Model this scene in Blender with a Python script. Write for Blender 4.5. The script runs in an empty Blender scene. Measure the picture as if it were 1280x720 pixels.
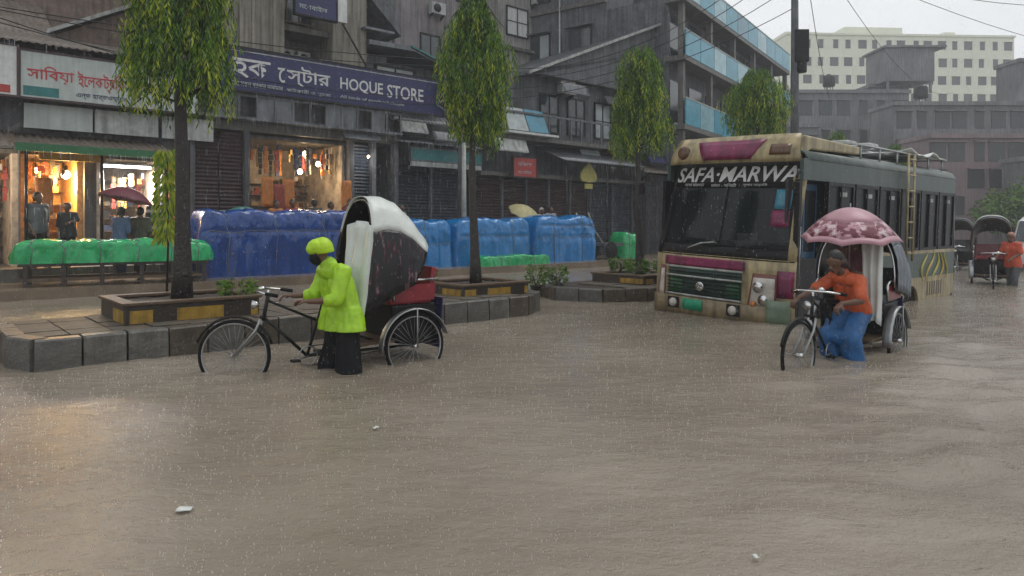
import bpy, bmesh, math, random
from mathutils import Vector, Matrix, noise
R = math.radians
random.seed(7)
sc = bpy.context.scene
# ------------------------------------------------------------------ camera
cd = bpy.data.cameras.new('camera'); cam = bpy.data.objects.new('camera', cd)
sc.collection.objects.link(cam); sc.camera = cam
cam.location = (0, 0, 1.45); cam.rotation_euler = (R(90), 0, 0)
cd.sensor_width = 36; cd.lens = 24.47; cd.shift_y = -0.0602
cd.clip_start = 0.05; cd.clip_end = 3000
# ------------------------------------------------------------------ sky, sun, exposure
SUN_EL, SUN_AZ = 62, 60
w = bpy.data.worlds.new('World'); sc.world = w; w.use_nodes = True
nt = w.node_tree; nt.nodes.clear()
sky = nt.nodes.new('ShaderNodeTexSky'); sky.sky_type = 'NISHITA'; sky.sun_disc = False
sky.sun_elevation = R(SUN_EL); sky.sun_rotation = R(SUN_AZ); sky.dust_density = 6; sky.air_density = 1
hs = nt.nodes.new('ShaderNodeHueSaturation'); hs.inputs['Saturation'].default_value = 0.15
tcw = nt.nodes.new('ShaderNodeTexCoord')
nzw = nt.nodes.new('ShaderNodeTexNoise'); nzw.inputs['Scale'].default_value = 2.2; nzw.inputs['Detail'].default_value = 4
mrw = nt.nodes.new('ShaderNodeMapRange'); mrw.inputs[1].default_value = .3; mrw.inputs[2].default_value = .7
mrw.inputs[3].default_value = 6.3; mrw.inputs[4].default_value = 8.2
cmw = nt.nodes.new('ShaderNodeCombineColor')
mxw = nt.nodes.new('ShaderNodeMix'); mxw.data_type = 'RGBA'; mxw.inputs[0].default_value = 0.85
tint = nt.nodes.new('ShaderNodeMix'); tint.data_type = 'RGBA'; tint.blend_type = 'MULTIPLY'; tint.inputs[0].default_value = 1
tint.inputs[7].default_value = (.955, .98, 1.0, 1)
bg = nt.nodes.new('ShaderNodeBackground'); bg.inputs[1].default_value = 0.125
wo = nt.nodes.new('ShaderNodeOutputWorld')
L = nt.links.new
L(sky.outputs[0], hs.inputs['Color']); L(tcw.outputs['Generated'], nzw.inputs['Vector']); L(nzw.outputs[0], mrw.inputs[0])
for i in range(3): L(mrw.outputs[0], cmw.inputs[i])
L(hs.outputs[0], mxw.inputs[6]); L(cmw.outputs[0], mxw.inputs[7]); L(mxw.outputs[2], tint.inputs[6]); L(tint.outputs[2], bg.inputs[0]); L(bg.outputs[0], wo.inputs[0])
sl = bpy.data.lights.new('sun', 'SUN'); sl.energy = 0.6; sl.angle = R(25); sl.color = (1, .97, .92)
so = bpy.data.objects.new('sun', sl); sc.collection.objects.link(so)
_sd = Vector((math.sin(R(SUN_AZ))*math.cos(R(SUN_EL)), math.cos(R(SUN_AZ))*math.cos(R(SUN_EL)), math.sin(R(SUN_EL))))
so.rotation_euler = _sd.to_track_quat('Z', 'Y').to_euler()
sc.view_settings.view_transform = 'Standard'; sc.view_settings.look = 'None'
sc.view_settings.exposure = 0.1; sc.view_settings.gamma = 1
sc.cycles.volume_bounces = 1; sc.cycles.max_bounces = 8; sc.cycles.transparent_max_bounces = 12

# ------------------------------------------------------------------ materials
MATS = {}
def mat(name, col, rough=.7, var=.25, scale=6, metal=0, bump=0.0, bscale=40, emit=None, es=0, streak=0, alpha=1, spec=.5, coat=0, trans=0):
    if name in MATS: return MATS[name]
    m = bpy.data.materials.new(name); m.use_nodes = True; t = m.node_tree; n = t.nodes; l = t.links.new
    p = n['Principled BSDF']; p.inputs['Roughness'].default_value = rough; p.inputs['Metallic'].default_value = metal
    p.inputs['Specular IOR Level'].default_value = spec; p.inputs['Coat Weight'].default_value = coat
    p.inputs['Coat Roughness'].default_value = .1; p.inputs['Alpha'].default_value = alpha
    tc = n.new('ShaderNodeTexCoord')
    nz = n.new('ShaderNodeTexNoise'); nz.inputs['Scale'].default_value = scale; nz.inputs['Detail'].default_value = 6; nz.inputs['Roughness'].default_value = .65
    l(tc.outputs['Object'], nz.inputs['Vector'])
    mr = n.new('ShaderNodeMapRange'); mr.inputs[1].default_value = .3; mr.inputs[2].default_value = .72
    mr.inputs[3].default_value = 1-var; mr.inputs[4].default_value = 1+var*.7
    l(nz.outputs[0], mr.inputs[0]); fac = mr.outputs[0]
    if streak:
        mp = n.new('ShaderNodeMapping'); mp.inputs['Scale'].default_value = (5, 5, .35); l(tc.outputs['Object'], mp.inputs[0])
        n2 = n.new('ShaderNodeTexNoise'); n2.inputs['Scale'].default_value = 1.6; n2.inputs['Detail'].default_value = 7; l(mp.outputs[0], n2.inputs['Vector'])
        m2 = n.new('ShaderNodeMapRange'); m2.inputs[1].default_value = .35; m2.inputs[2].default_value = .6
        m2.inputs[3].default_value = 1-streak; m2.inputs[4].default_value = 1; l(n2.outputs[0], m2.inputs[0])
        mu = n.new('ShaderNodeMath'); mu.operation = 'MULTIPLY'; l(fac, mu.inputs[0]); l(m2.outputs[0], mu.inputs[1]); fac = mu.outputs[0]
    vm = n.new('ShaderNodeVectorMath'); vm.operation = 'SCALE'; vm.inputs[0].default_value = col; l(fac, vm.inputs['Scale'])
    l(vm.outputs[0], p.inputs['Base Color'])
    if bump:
        nb = n.new('ShaderNodeTexNoise'); nb.inputs['Scale'].default_value = bscale; nb.inputs['Detail'].default_value = 5; l(tc.outputs['Object'], nb.inputs['Vector'])
        b = n.new('ShaderNodeBump'); b.inputs['Strength'].default_value = bump; b.inputs['Distance'].default_value = .02
        l(nb.outputs[0], b.inputs['Height']); l(b.outputs[0], p.inputs['Normal'])
    if emit: p.inputs['Emission Color'].default_value = (*emit, 1); p.inputs['Emission Strength'].default_value = es
    if trans: p.inputs['Transmission Weight'].default_value = trans; p.inputs['IOR'].default_value = 1.1
    MATS[name] = m; return m
def leafmat(name, col):
    m = mat(name, col, .45, .35, 3)
    p = m.node_tree.nodes['Principled BSDF']
    tr = m.node_tree.nodes.new('ShaderNodeBsdfTranslucent'); tr.inputs[0].default_value = (col[0]*1.3, col[1]*1.3, col[2]*.8, 1)
    mx = m.node_tree.nodes.new('ShaderNodeMixShader'); mx.inputs[0].default_value = .35
    out = [q for q in m.node_tree.nodes if q.type == 'OUTPUT_MATERIAL'][0]
    m.node_tree.links.new(p.outputs[0], mx.inputs[1]); m.node_tree.links.new(tr.outputs[0], mx.inputs[2]); m.node_tree.links.new(mx.outputs[0], out.inputs[0])
    return m
K = dict(
 conc=mat('wet_concrete', (.12, .115, .1), .45, .4, 3, bump=.5, bscale=25, streak=.5),
 kerb=mat('kerb_concrete', (.105, .10, .09), .38, .45, 5, bump=.6, bscale=30),
 beige=mat('beige_render', (.27, .25, .205), .7, .35, 1.5, bump=.3, streak=.55),
 brick=mat('dark_brick', (.22, .16, .13), .8, .45, 4, bump=.6, bscale=30, streak=.4),
 brownroof=mat('rusty_tin', (.19, .155, .125), .5, .5, 3, bump=.3, streak=.5),
 tin=mat('grey_tin', (.14, .15, .165), .35, .4, 2.5, metal=.3, streak=.5),
 dark=mat('dark_interior', (.03, .03, .034), .8, .4, 3),
 slate=mat('slate_wall', (.115, .122, .135), .7, .5, 2, bump=.3, streak=.5),
 greywall=mat('grey_wall', (.33, .315, .30), .8, .35, 1.2, bump=.3, streak=.5),
 maroon=mat('maroon_shutter', (.055, .025, .028), .5, .4, 4, streak=.4),
 shutter=mat('blue_shutter', (.03, .04, .06), .5, .4, 4, streak=.4),
 white=mat('white_paint', (.62, .63, .62), .5, .15, 6, streak=.2),
 offwhite=mat('grimy_white', (.42, .44, .42), .5, .3, 6, streak=.45),
 signwhite=mat('sign_white', (.45, .5, .48), .45, .12, 4, streak=.2),
 signblue=mat('sign_navy', (.014, .018, .10), .5, .2, 4, streak=.2),
 red=mat('sign_red', (.38, .04, .035), .5, .2, 4),
 redtext=mat('letter_red', (.45, .03, .04), .5, .1, 4),
 teal=mat('teal_board', (.02, .16, .16), .45, .25, 4),
 green=mat('green_paint', (.02, .13, .05), .5, .3, 4),
 yellow=mat('yellow_paint', (.40, .24, .03), .5, .4, 6, streak=.4, bump=.3),
 yellowsign=mat('yellow_sign', (.45, .40, .10), .5, .3, 6),
 black=mat('black_paint', (.009, .009, .010), .4, .3, 8, spec=.2),
 blackwood=mat('dark_wet_wood', (.035, .025, .018), .4, .4, 8, bump=.5),
 soil=mat('wet_soil', (.04, .028, .018), .6, .5, 12, bump=1, bscale=20),
 wood=mat('wood', (.11, .07, .04), .5, .4, 8, bump=.5),
 bark=mat('wet_bark', (.025, .021, .018), .5, .5, 12, bump=1, bscale=30),
 metal=mat('galvanised', (.35, .36, .37), .35, .25, 8, metal=.7),
 chrome=mat('chrome', (.6, .6, .6), .18, .1, 8, metal=1),
 darkmetal=mat('dark_steel', (.02, .019, .018), .4, .4, 12, metal=.3, spec=.3),
 rubber=mat('rubber', (.008, .008, .008), .6, .3, 20, spec=.15),
 glass=mat('window_glass', (.03, .04, .05), .08, .3, 2, spec=.8),
 paleglass=mat('pale_glass', (.35, .39, .4), .15, .3, 3),
 blueglass=mat('blue_glass', (.05, .22, .32), .12, .25, 2),
 aqua=mat('aqua_panel', (.05, .30, .42), .25, .25, 2),
 aquapale=mat('pale_aqua_glass', (.25, .45, .52), .15, .3, 2),
 tarpnavy=mat('navy_tarp', (.005, .05, .24), .22, .35, 5, bump=.35, bscale=14, coat=.3),
 tarpblue=mat('blue_tarp', (.002, .17, .46), .24, .3, 4, bump=.35, bscale=14, coat=.3),
 tarpgreen=mat('green_tarp', (.004, .36, .11), .24, .3, 6, bump=.35, bscale=14, coat=.3),
 rope=mat('rope', (.16, .18, .2), .8, .3, 30),
 skin=mat('brown_skin', (.13, .065, .04), .45, .15, 10),
 hair=mat('black_hair', (.012, .01, .01), .5, .3, 30),
 lime=mat('lime_raincoat', (.34, .60, .012), .38, .25, 9, bump=.6, bscale=14),
 limecap=mat('lime_cap', (.42, .66, .015), .5, .1, 6),
 blackcloth=mat('black_cloth', (.007, .008, .009), .55, .3, 10, bump=.4, spec=.15),
 orange=mat('orange_shirt', (.50, .085, .02), .55, .35, 7, bump=.7, bscale=18),
 lungi=mat('blue_lungi', (.012, .10, .28), .5, .4, 7, bump=.7, bscale=16),
 pink=mat('pink_umbrella', (.42, .22, .26), .4, .18, 6),
 maroonprint=mat('maroon_print', (.12, .02, .035), .5, .2, 6),
 vinyl=mat('white_vinyl', (.62, .65, .62), .35, .12, 5, bump=.2, bscale=12),
 redpad=mat('red_vinyl', (.22, .01, .02), .3, .3, 8),
 bodycream=mat('bus_cream', (.42, .34, .18), .35, .4, 5, streak=.5),
 busgreen=mat('bus_green', (.012, .055, .042), .3, .3, 3, streak=.3),
 magenta=mat('bus_magenta', (.22, .015, .08), .35, .4, 5, streak=.4),
 busglass=mat('bus_window', (.008, .011, .016), .3, .3, 2, spec=.12),
 lamp=mat('lamp_glass', (.5, .47, .42), .1, .3, 12, coat=.6),
 amber=mat('amber_lens', (.5, .16, .02), .2, .2, 12),
 plategreen=mat('plate_green', (.0, .25, .13), .4, .15, 6),
 cream=mat('cream_render', (.74, .76, .62), .8, .08, .4, streak=.15),
 fargrey=mat('far_grey_haze_tint', (.21, .21, .22), .8, .45, .35, streak=.45),  # albedo lifted to put distance haze into the grey
 farpink=mat('far_pinkish', (.25, .18, .19), .8, .3, .5, streak=.3),
 farwin=mat('far_window', (.03, .035, .04), .3, .3, 1),
 bulb=mat('bulb', (1, .9, .7), .5, 0, 1, emit=(1, .8, .5), es=10),
 tube=mat('tube_light', (1, 1, 1), .5, 0, 1, emit=(.95, .97, 1), es=9),
 warmwall=mat('warm_shop_wall', (.72, .45, .2), .7, .5, 6),
 creamwall=mat('cream_shop_wall', (.50, .42, .32), .7, .6, 3),
 cloudgreen=mat('bottle_green_sheet', (.03, .16, .13), .4, .3, 5),
)
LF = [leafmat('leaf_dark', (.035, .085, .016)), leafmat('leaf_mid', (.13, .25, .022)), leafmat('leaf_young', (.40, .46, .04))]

# ------------------------------------------------------------------ builders
class MB:
    def __init__(s): s.v = []; s.f = []; s.m = []; s.mats = []; s.smooth = []
    def mi(s, m):
        if isinstance(m, str): m = K[m]
        if m not in s.mats: s.mats.append(m)
        return s.mats.index(m)
    def add(s, vs, fs, m, sm=False):
        b = len(s.v); k = s.mi(m); s.v += [tuple(x) for x in vs]
        for f in fs: s.f.append(tuple(b+i for i in f)); s.m.append(k); s.smooth.append(sm)
    def box(s, x0, x1, y0, y1, z0, z1, m, M=None, ch=0):
        vs = [Vector((x, y, z)) for x in (x0, x1) for y in (y0, y1) for z in (z0, z1)]
        if M: vs = [M @ v for v in vs]
        s.add(vs, [(0,1,3,2), (4,6,7,5), (0,4,5,1), (2,3,7,6), (0,2,6,4), (1,5,7,3)], m); return s
    def prism(s, pts, axis, a, b, m):          # polygon pts in the other two axes, extruded a..b
        n = len(pts); f = {0: lambda p, c: (c, p[0], p[1]), 1: lambda p, c: (p[0], c, p[1]), 2: lambda p, c: (p[0], p[1], c)}[axis]
        vs = [f(p, a) for p in pts]+[f(p, b) for p in pts]
        s.add(vs, [tuple(range(n))[::-1], tuple(range(n, 2*n))]+[(i, (i+1) % n, n+(i+1) % n, n+i) for i in range(n)], m); return s
    def bar(s, p0, p1, r, m, n=6, r1=None, sm=True):
        p0, p1 = Vector(p0), Vector(p1); r1 = r if r1 is None else r1
        return s.tube([p0, p1], [r, r1], m, n, sm)
    def tube(s, pts, rad, m, n=6, sm=True, closed=False):
        pts = [Vector(p) for p in pts]; N = len(pts)
        if not hasattr(rad, '__len__'): rad = [rad]*N
        vs = []; up = Vector((0, 0, 1)); prev = None
        for i, p in enumerate(pts):
            if closed: d = pts[(i+1) % N]-pts[i-1]
            else: d = pts[min(i+1, N-1)]-pts[max(i-1, 0)]
            d = d.normalized() if d.length > 1e-9 else Vector((0, 0, 1))
            if prev is None: a = d.cross(up if abs(d.z) < .9 else Vector((1, 0, 0))).normalized()
            else: a = (prev-d*prev.dot(d)).normalized()
            prev = a; b = d.cross(a)
            vs += [p+(a*math.cos(2*math.pi*k/n)+b*math.sin(2*math.pi*k/n))*rad[i] for k in range(n)]
        fs = [(i*n+k, i*n+(k+1) % n, (i+1)*n+(k+1) % n, (i+1)*n+k) for i in range(N-1) for k in range(n)]
        if closed: fs += [((N-1)*n+k, (N-1)*n+(k+1) % n, (k+1) % n, k) for k in range(n)]
        else: fs += [tuple(range(n))[::-1], tuple((N-1)*n+k for k in range(n))]
        s.add(vs, fs, m, sm); return s
    def lathe(s, prof, c, m, n=12, axis='z', sm=True, M=None):
        vs = []
        for r, h in prof:
            for k in range(n):
                a = 2*math.pi*k/n; q = (r*math.cos(a), r*math.sin(a), h)
                if axis == 'x': q = (h, q[0], q[1])
                if axis == 'y': q = (q[0], h, q[1])
                q = Vector(q)
                if M: q = M @ q
                vs.append(q+Vector(c))
        N = len(prof)
        fs = [(i*n+k, i*n+(k+1) % n, (i+1)*n+(k+1) % n, (i+1)*n+k) for i in range(N-1) for k in range(n)]
        fs += [tuple(range(n))[::-1], tuple((N-1)*n+k for k in range(n))]
        s.add(vs, fs, m, sm); return s
    def grid(s, P, m, sm=True, thick=0):       # P[i][j] vectors
        a, b = len(P), len(P[0]); vs = [p for r_ in P for p in r_]
        s.add(vs, [(i*b+j, i*b+j+1, (i+1)*b+j+1, (i+1)*b+j) for i in range(a-1) for j in range(b-1)], m, sm); return s
    def mesh(s, name='mesh'):
        me = bpy.data.meshes.new(name); me.from_pydata(s.v, [], s.f)
        for m in s.mats: me.materials.append(m)
        me.polygons.foreach_set('material_index', s.m); me.polygons.foreach_set('use_smooth', s.smooth)
        bm = bmesh.new(); bm.from_mesh(me); bmesh.ops.recalc_face_normals(bm, faces=bm.faces[:]) if len(s.f) < 30000 else None; bm.to_mesh(me); bm.free()
        me.update(); return me
    def build(s, name, parent=None, **kw): return place(name, s.mesh(name), parent, **kw)
def place(name, me, parent=None, loc=None, rot=None, scale=None, bevel=0, solid=0):
    o = bpy.data.objects.new(name, me); sc.collection.objects.link(o)
    if parent: o.parent = parent
    if loc is not None: o.location = loc
    if rot is not None: o.rotation_euler = rot
    if scale is not None: o.scale = scale
    if solid: q = o.modifiers.new('solid', 'SOLIDIFY'); q.thickness = solid; q.offset = 0
    if bevel: q = o.modifiers.new('bevel', 'BEVEL'); q.width = bevel; q.segments = 2; q.limit_method = 'ANGLE'; q.angle_limit = R(40)
    return o
def tag(o, label=None, cat=None, group=None, kind=None):
    if label: o['label'] = label
    if cat: o['category'] = cat
    if group: o['group'] = group
    if kind: o['kind'] = kind
    return o
def thing(name, label, cat, loc=(0, 0, 0), rz=0, group=None):
    o = bpy.data.objects.new(name, None); sc.collection.objects.link(o); o.location = loc; o.rotation_euler = (0, 0, rz)
    return tag(o, label, cat, group)
def kids(o): return [c for c in sc.collection.objects if c.parent == o]
def copy_tree(o, parent=None):
    c = o.copy(); sc.collection.objects.link(c)
    if parent: c.parent = parent
    for ch in list(o.children): copy_tree(ch, c)
    return c
# street frame: s runs along the street, t away from the camera across it
A0 = R(41.35); SA, CA = math.cos(A0), math.sin(A0)
def W(s, t, z=0): return Vector((SA*s-CA*t, CA*s+SA*t, z))
def sthing(name, label, cat, s=0, t=0, z=0, group=None, rz=0): return thing(name, label, cat, W(s, t, z), A0+rz, group)

def text(body, size, m, parent=None, loc=(0, 0, 0), rot=(R(90), 0, 0), ext=.006, shear=0, bold=0, name='lettering', width=None, height=None):
    c = bpy.data.curves.new('txt', 'FONT'); c.body = body; c.size = size; c.extrude = ext; c.shear = shear; c.offset = bold; c.resolution_u = 3
    c.align_x = 'LEFT'
    o = bpy.data.objects.new('txt', c); sc.collection.objects.link(o)
    bpy.context.view_layer.update()
    dg = bpy.context.evaluated_depsgraph_get()
    me = bpy.data.meshes.new_from_object(o.evaluated_get(dg)); bpy.data.objects.remove(o)
    me.materials.clear(); me.materials.append(K[m] if isinstance(m, str) else m)
    xs = [v.co.x for v in me.vertices] or [0, 1]; ys = [v.co.y for v in me.vertices] or [0, 1]
    sx = width/(max(xs)-min(xs)) if width else 1; sy = height/(max(ys)-min(ys)) if height else 1
    x0, y0 = min(xs), min(ys)
    for v in me.vertices:
        if width: v.co.x = (v.co.x-x0)*sx
        if height: v.co.y = (v.co.y-y0)*sy
    return place(name, me, parent, loc, rot)

# --- figures: capsules fused by a voxel remesh into one skin
def capsules_mesh(caps, voxel, cuts=(), wrinkle=0, wscale=9, smooth=2, name='body'):
    bm = bmesh.new()
    for c in caps:
        p0, p1, r0, r1 = Vector(c[0]), Vector(c[1]), c[2], c[3]
        sc_ = c[4] if len(c) > 4 else None
        for p, r in ((p0, r0), (p1, r1)):
            M = Matrix.Translation(p)
            if sc_: M = M @ Matrix.Diagonal((*sc_, 1))
            bmesh.ops.create_icosphere(bm, subdivisions=2, radius=r, matrix=M)
        d = p1-p0
        if d.length > 1e-4:
            q = d.to_track_quat('Z', 'Y').to_matrix().to_4x4()
            bmesh.ops.create_cone(bm, cap_ends=True, segments=14, radius1=r0, radius2=r1, depth=d.length, matrix=Matrix.Translation((p0+p1)/2) @ q)
    me = bpy.data.meshes.new('tmp'); bm.to_mesh(me); bm.free()
    o = bpy.data.objects.new('tmp', me); sc.collection.objects.link(o)
    q = o.modifiers.new('r', 'REMESH'); q.mode = 'VOXEL'; q.voxel_size = voxel
    q = o.modifiers.new('s', 'SMOOTH'); q.iterations = smooth; q.factor = .5
    bpy.context.view_layer.update()
    dg = bpy.context.evaluated_depsgraph_get()
    out = bpy.data.meshes.new_from_object(o.evaluated_get(dg)); bpy.data.objects.remove(o); bpy.data.meshes.remove(me)
    out.name = name
    if cuts or wrinkle:
        bm = bmesh.new(); bm.from_mesh(out)
        for co, no in cuts:
            bmesh.ops.bisect_plane(bm, geom=bm.verts[:]+bm.edges[:]+bm.faces[:], plane_co=co, plane_no=no, clear_outer=True)
        if wrinkle:
            bm.normal_update()
            for v in bm.verts:
                c = v.co
                k = noise.noise(Vector((c.x*wscale, c.y*wscale, c.z*wscale*.45)))+.5*noise.noise(Vector((c.x*wscale*2.3, c.y*wscale*2.3, c.z*wscale*1.2)))
                rg = 1-2*abs(noise.noise(Vector((c.x*wscale*.8+3, c.y*wscale*.8, c.z*wscale*.28+c.x*wscale*.5))))
                v.co += v.normal*wrinkle*(k*.6+.7*rg)
        bm.to_mesh(out); bm.free()
    for p in out.polygons: p.use_smooth = True
    return out
def setm(me, m):
    me.materials.clear(); me.materials.append(K[m] if isinstance(m, str) else m); return me
def hand(caps, wr, d, pn, curl, side, k=1.0):
    # wr wrist, d hand direction, pn palm normal (curl side), side=+-1 thumb side
    d = Vector(d).normalized(); pn = (Vector(pn)-d*Vector(pn).dot(d)).normalized(); a = d.cross(pn)*side
    wr = Vector(wr)
    for i, (off, ln) in enumerate(((.028, .072), (.01, .08), (-.009, .075), (-.027, .06))):
        base = wr+d*.085*k+a*off*k
        caps.append((wr+d*.01+a*off*.6*k, base, .014*k, .0125*k))
        p = base; ang = curl*(.6+.12*i)
        for sgm in (.45, .32, .23):
            dir_ = d*math.cos(ang)+pn*math.sin(ang); q = p+dir_*ln*sgm*k
            caps.append((p, q, .0105*k, .0092*k)); p = q; ang += curl*.75
    b = wr+d*.03+a*.026
    t1 = b+(a*.7+d*.6+pn*.35).normalized()*.042*k; t2 = t1+(a*.2+d*.7+pn*.6).normalized()*.032*k
    caps += [(b, t1, .014*k, .0115*k), (t1, t2, .0115*k, .0095*k)]
def head_caps(h, f, up=(0, 0, 1)):
    h = Vector(h); f = Vector(f).normalized(); up = Vector(up); up = (up-f*up.dot(f)).normalized(); s = f.cross(up)
    c = [(h+up*.035-f*.01, h+up*.03+f*.015, .088, .084), (h-up*.01+f*.02, h-up*.065+f*.045, .066, .042),
         (h+up*.0+f*.088, h-up*.028+f*.104, .01, .016), (h-up*.052+f*.078, h-up*.052+f*.08, .02, .02),
         (h+up*.028+f*.075+s*.03, h+up*.028+f*.075-s*.03, .017, .017)]
    for k in (-1, 1):
        c.append((h-up*.0+s*k*.082-f*.005, h+up*.02+s*k*.086-f*.01, .014, .018))
        c.append((h+up*.005+f*.078+s*k*.032, h+up*.005+f*.078+s*k*.03, .013, .013))
    return c
def body_caps(J, f, curl=.8, grip=(0, 0, -1), fing=True):
    f = Vector(f).normalized(); V = {k: Vector(v) for k, v in J.items()}
    side = (V['shL']-V['shR']).normalized()
    c = head_caps(V['head'], V.get('look', f))
    c += [(V['neck']-(V['neck']-V['chest'])*.2, V['head']-Vector((0, 0, .03)), .056, .052)]
    for k in (-1, 1):
        c += [(V['chest']+side*.065*k, V['belly']+side*.05*k, .105, .095), (V['belly']+side*.05*k, V['pelvis']+side*.065*k, .095, .105)]
    c += [(V['shL'], V['shR'], .062, .062), (V['neck'], V['shL'], .05, .055), (V['neck'], V['shR'], .05, .055)]
    for S, k in (('L', 1), ('R', -1)):
        c += [(V['sh'+S], V['el'+S], .05, .038), (V['el'+S], V['wr'+S], .038, .026)]
        if fing: hand(c, V['wr'+S], V.get('hd'+S, V['wr'+S]-V['el'+S]), grip, curl, k)
        else: c += [(V['wr'+S], V['wr'+S]+(V['wr'+S]-V['el'+S]).normalized()*.13, .034, .022)]
        hp = V['pelvis']+side*.09*k-Vector((0, 0, .04))
        c += [(hp, V['kn'+S], .085, .058), (V['kn'+S], V['an'+S], .056, .036), (V['an'+S]-Vector((0, 0, .02)), V['an'+S]+f*.16-Vector((0, 0, .045)), .038, .028)]
    return c
def stand_joints(h=1.65, lean=0.0, armL=(.28, .9), armR=(.28, .9), step=.1):
    # local: facing +x, left = +y, feet z=0; arm = (forward reach of wrist, wrist z fraction of shoulder)
    k = h/1.65; J = {}
    J['pelvis'] = (0, 0, .88*k); J['belly'] = (lean*.3, 0, 1.05*k); J['chest'] = (lean*.7, 0, 1.24*k); J['neck'] = (lean*.95, 0, 1.40*k); J['head'] = (lean*1.1+.02, 0, 1.52*k)
    for S, y, arm, st in (('L', 1, armL, step), ('R', -1, armR, -step)):
        J['sh'+S] = (lean*.9, y*.17*k, 1.34*k)
        fr, zz = arm
        J['wr'+S] = (lean*.8+fr, y*.16*k, zz*k)
        J['el'+S] = (lean*.8+fr*.25-.05, y*.23*k, (1.34+zz)/2*k-.04)
        J['kn'+S] = (st*.7+.03, y*.09*k, .47*k); J['an'+S] = (st, y*.09*k, .07*k)
    return J
_pc = {}
def simple_person(label, loc, rz, shirt, trouser, hair='hair', variant=0, group=None, h=1.65, skirt=False, cover=None):
    key = (variant, skirt)
    if key not in _pc:
        arms = [((.1, .78), (.1, .78)), ((.32, 1.15), (.1, .8)), ((.3, 1.0), (.34, 1.05)), ((.05, .75), (.25, 1.5))][variant]
        J = stand_joints(1.65, .04*variant, arms[0], arms[1], .1)
        me = capsules_mesh(body_caps(J, (1, 0, 0), .5, fing=True), .014, name='body')
        V = {k: Vector(v) for k, v in J.items()}
        tc = []
        for k in (-1, 1):
            y = Vector((0, 1, 0))*k
            tc += [(V['chest']+y*.07, V['belly']+y*.06, .125, .12), (V['belly']+y*.06, V['pelvis']+y*.07-Vector((0, 0, .06)), .12, .135)]
        tc += [(V['shL'], V['shR'], .078, .078)]
        for S in 'LR': tc += [(V['sh'+S], V['sh'+S].lerp(V['el'+S], .9), .068, .06)]
        ts = capsules_mesh(tc, .018, cuts=[((0, 0, .76), (0, 0, -1))], wrinkle=.012, name='shirt')
        lc = []
        for S, k in (('L', 1), ('R', -1)):
            hp = V['pelvis']+Vector((0, .08*k, -.02))
            if skirt: lc += [(hp, V['an'+S]+Vector((0, 0, .1)), .12, .13), (V['kn'+S], V['kn'+'R'], .12, .12)]
            else: lc += [(hp, V['kn'+S], .105, .08), (V['kn'+S], V['an'+S], .08, .065)]
        tl = capsules_mesh(lc, .018, cuts=[((0, 0, .09), (0, 0, -1))], wrinkle=.012, name='trousers')
        hd = V['head']; hc = [(hd+Vector((-.02, 0, .055)), hd+Vector((-.045, 0, -.0)), .093, .08)]
        th = capsules_mesh(hc, .016, wrinkle=.006, wscale=30, name='hair')
        _pc[key] = (me, ts, tl, th)
    me, ts, tl, th = _pc[key]
    p = thing('person', label, 'person', loc, rz, group); p.scale = (h/1.65,)*3
    def cp(m_, mm): return setm(m_.copy(), mm)
    place('body', cp(me, 'skin'), p); place('shirt', cp(ts, shirt), p); place('skirt' if skirt else 'trousers', cp(tl, trouser), p)
    place('hair' if hair == 'hair' else 'headscarf', cp(th, hair), p)
    return p
def pm(name, col): return mat(name, col, .6, .25, 8, bump=.3)

# ================================================================== SETTING
# --- flood water: one sheet to the horizon, finely meshed near the camera
def graded(a, b, step0, k):
    out = [a]; x = a
    while x < b: x += max(step0, abs(x)*k); out.append(x)
    return out
WAKES = [(-2.71, 6.78, .35), (-1.77, 7.0, .55), (-1.0, 7.2, .3), (3.05, 7.2, .35), (3.8, 7.7, .5), (4.5, 8.2, .35), (3.9, 10.4, .6), (11.8, 16.5, .5), (4.6, 4.9, .9), (3.3, 3.4, .6), (9, 9.5, .8)]
def water_z(x, y):
    if y < 1 or y > 40 or abs(x) > 25: return 0
    z = .014*noise.noise(Vector((x*.9, y*1.7, 0)))+.010*noise.noise(Vector((x*3.2+5, y*5.5, 1)))+.0035*noise.noise(Vector((x*9, y*11, 2)))
    k = max(0, min(1, (x-.22*y)/1.8))*max(0, min(1, (14-y)/6))
    if k > 0: z += k*(.050*noise.noise(Vector((x*1.5, y*3.6, 7)))+.016*math.sin(y*9+3*noise.noise(Vector((x*.7, y*.7, 3))))*abs(noise.noise(Vector((x, y, 9)))))
    for a, b, r in WAKES:
        d = math.hypot(x-a, (y-b))
        if d < r*4: z += .016*math.sin(d*17)*math.exp(-d/(r*.9))
    return z*min(1, 12/max(y, 1))
ys = [-60, -20, -5, 0]+graded(1.2, 280, .03, .0085)
xs0 = graded(0, 280, .045, .012); xs = [-q for q in xs0[:0:-1]]+xs0
vs = [(x, y, water_z(x, y)) for y in ys for x in xs]; nx = len(xs)
fs = [(j*nx+i, j*nx+i+1, (j+1)*nx+i+1, (j+1)*nx+i) for j in range(len(ys)-1) for i in range(nx-1)]
me = bpy.data.meshes.new('flood_water'); me.from_pydata(vs, [], fs); me.polygons.foreach_set('use_smooth', [True]*len(fs))
wm = bpy.data.materials.new('muddy_water'); wm.use_nodes = True; t = wm.node_tree; n = t.nodes; l = t.links.new
p = n['Principled BSDF']; p.inputs['Roughness'].default_value = .06; p.inputs['IOR'].default_value = 1.33
tc = n.new('ShaderNodeTexCoord'); nz = n.new('ShaderNodeTexNoise'); nz.inputs['Scale'].default_value = .35; nz.inputs['Detail'].default_value = 6
l(tc.outputs['Object'], nz.inputs['Vector']); cr = n.new('ShaderNodeValToRGB'); cr.color_ramp.elements[0].position = .35; cr.color_ramp.elements[1].position = .65
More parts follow.
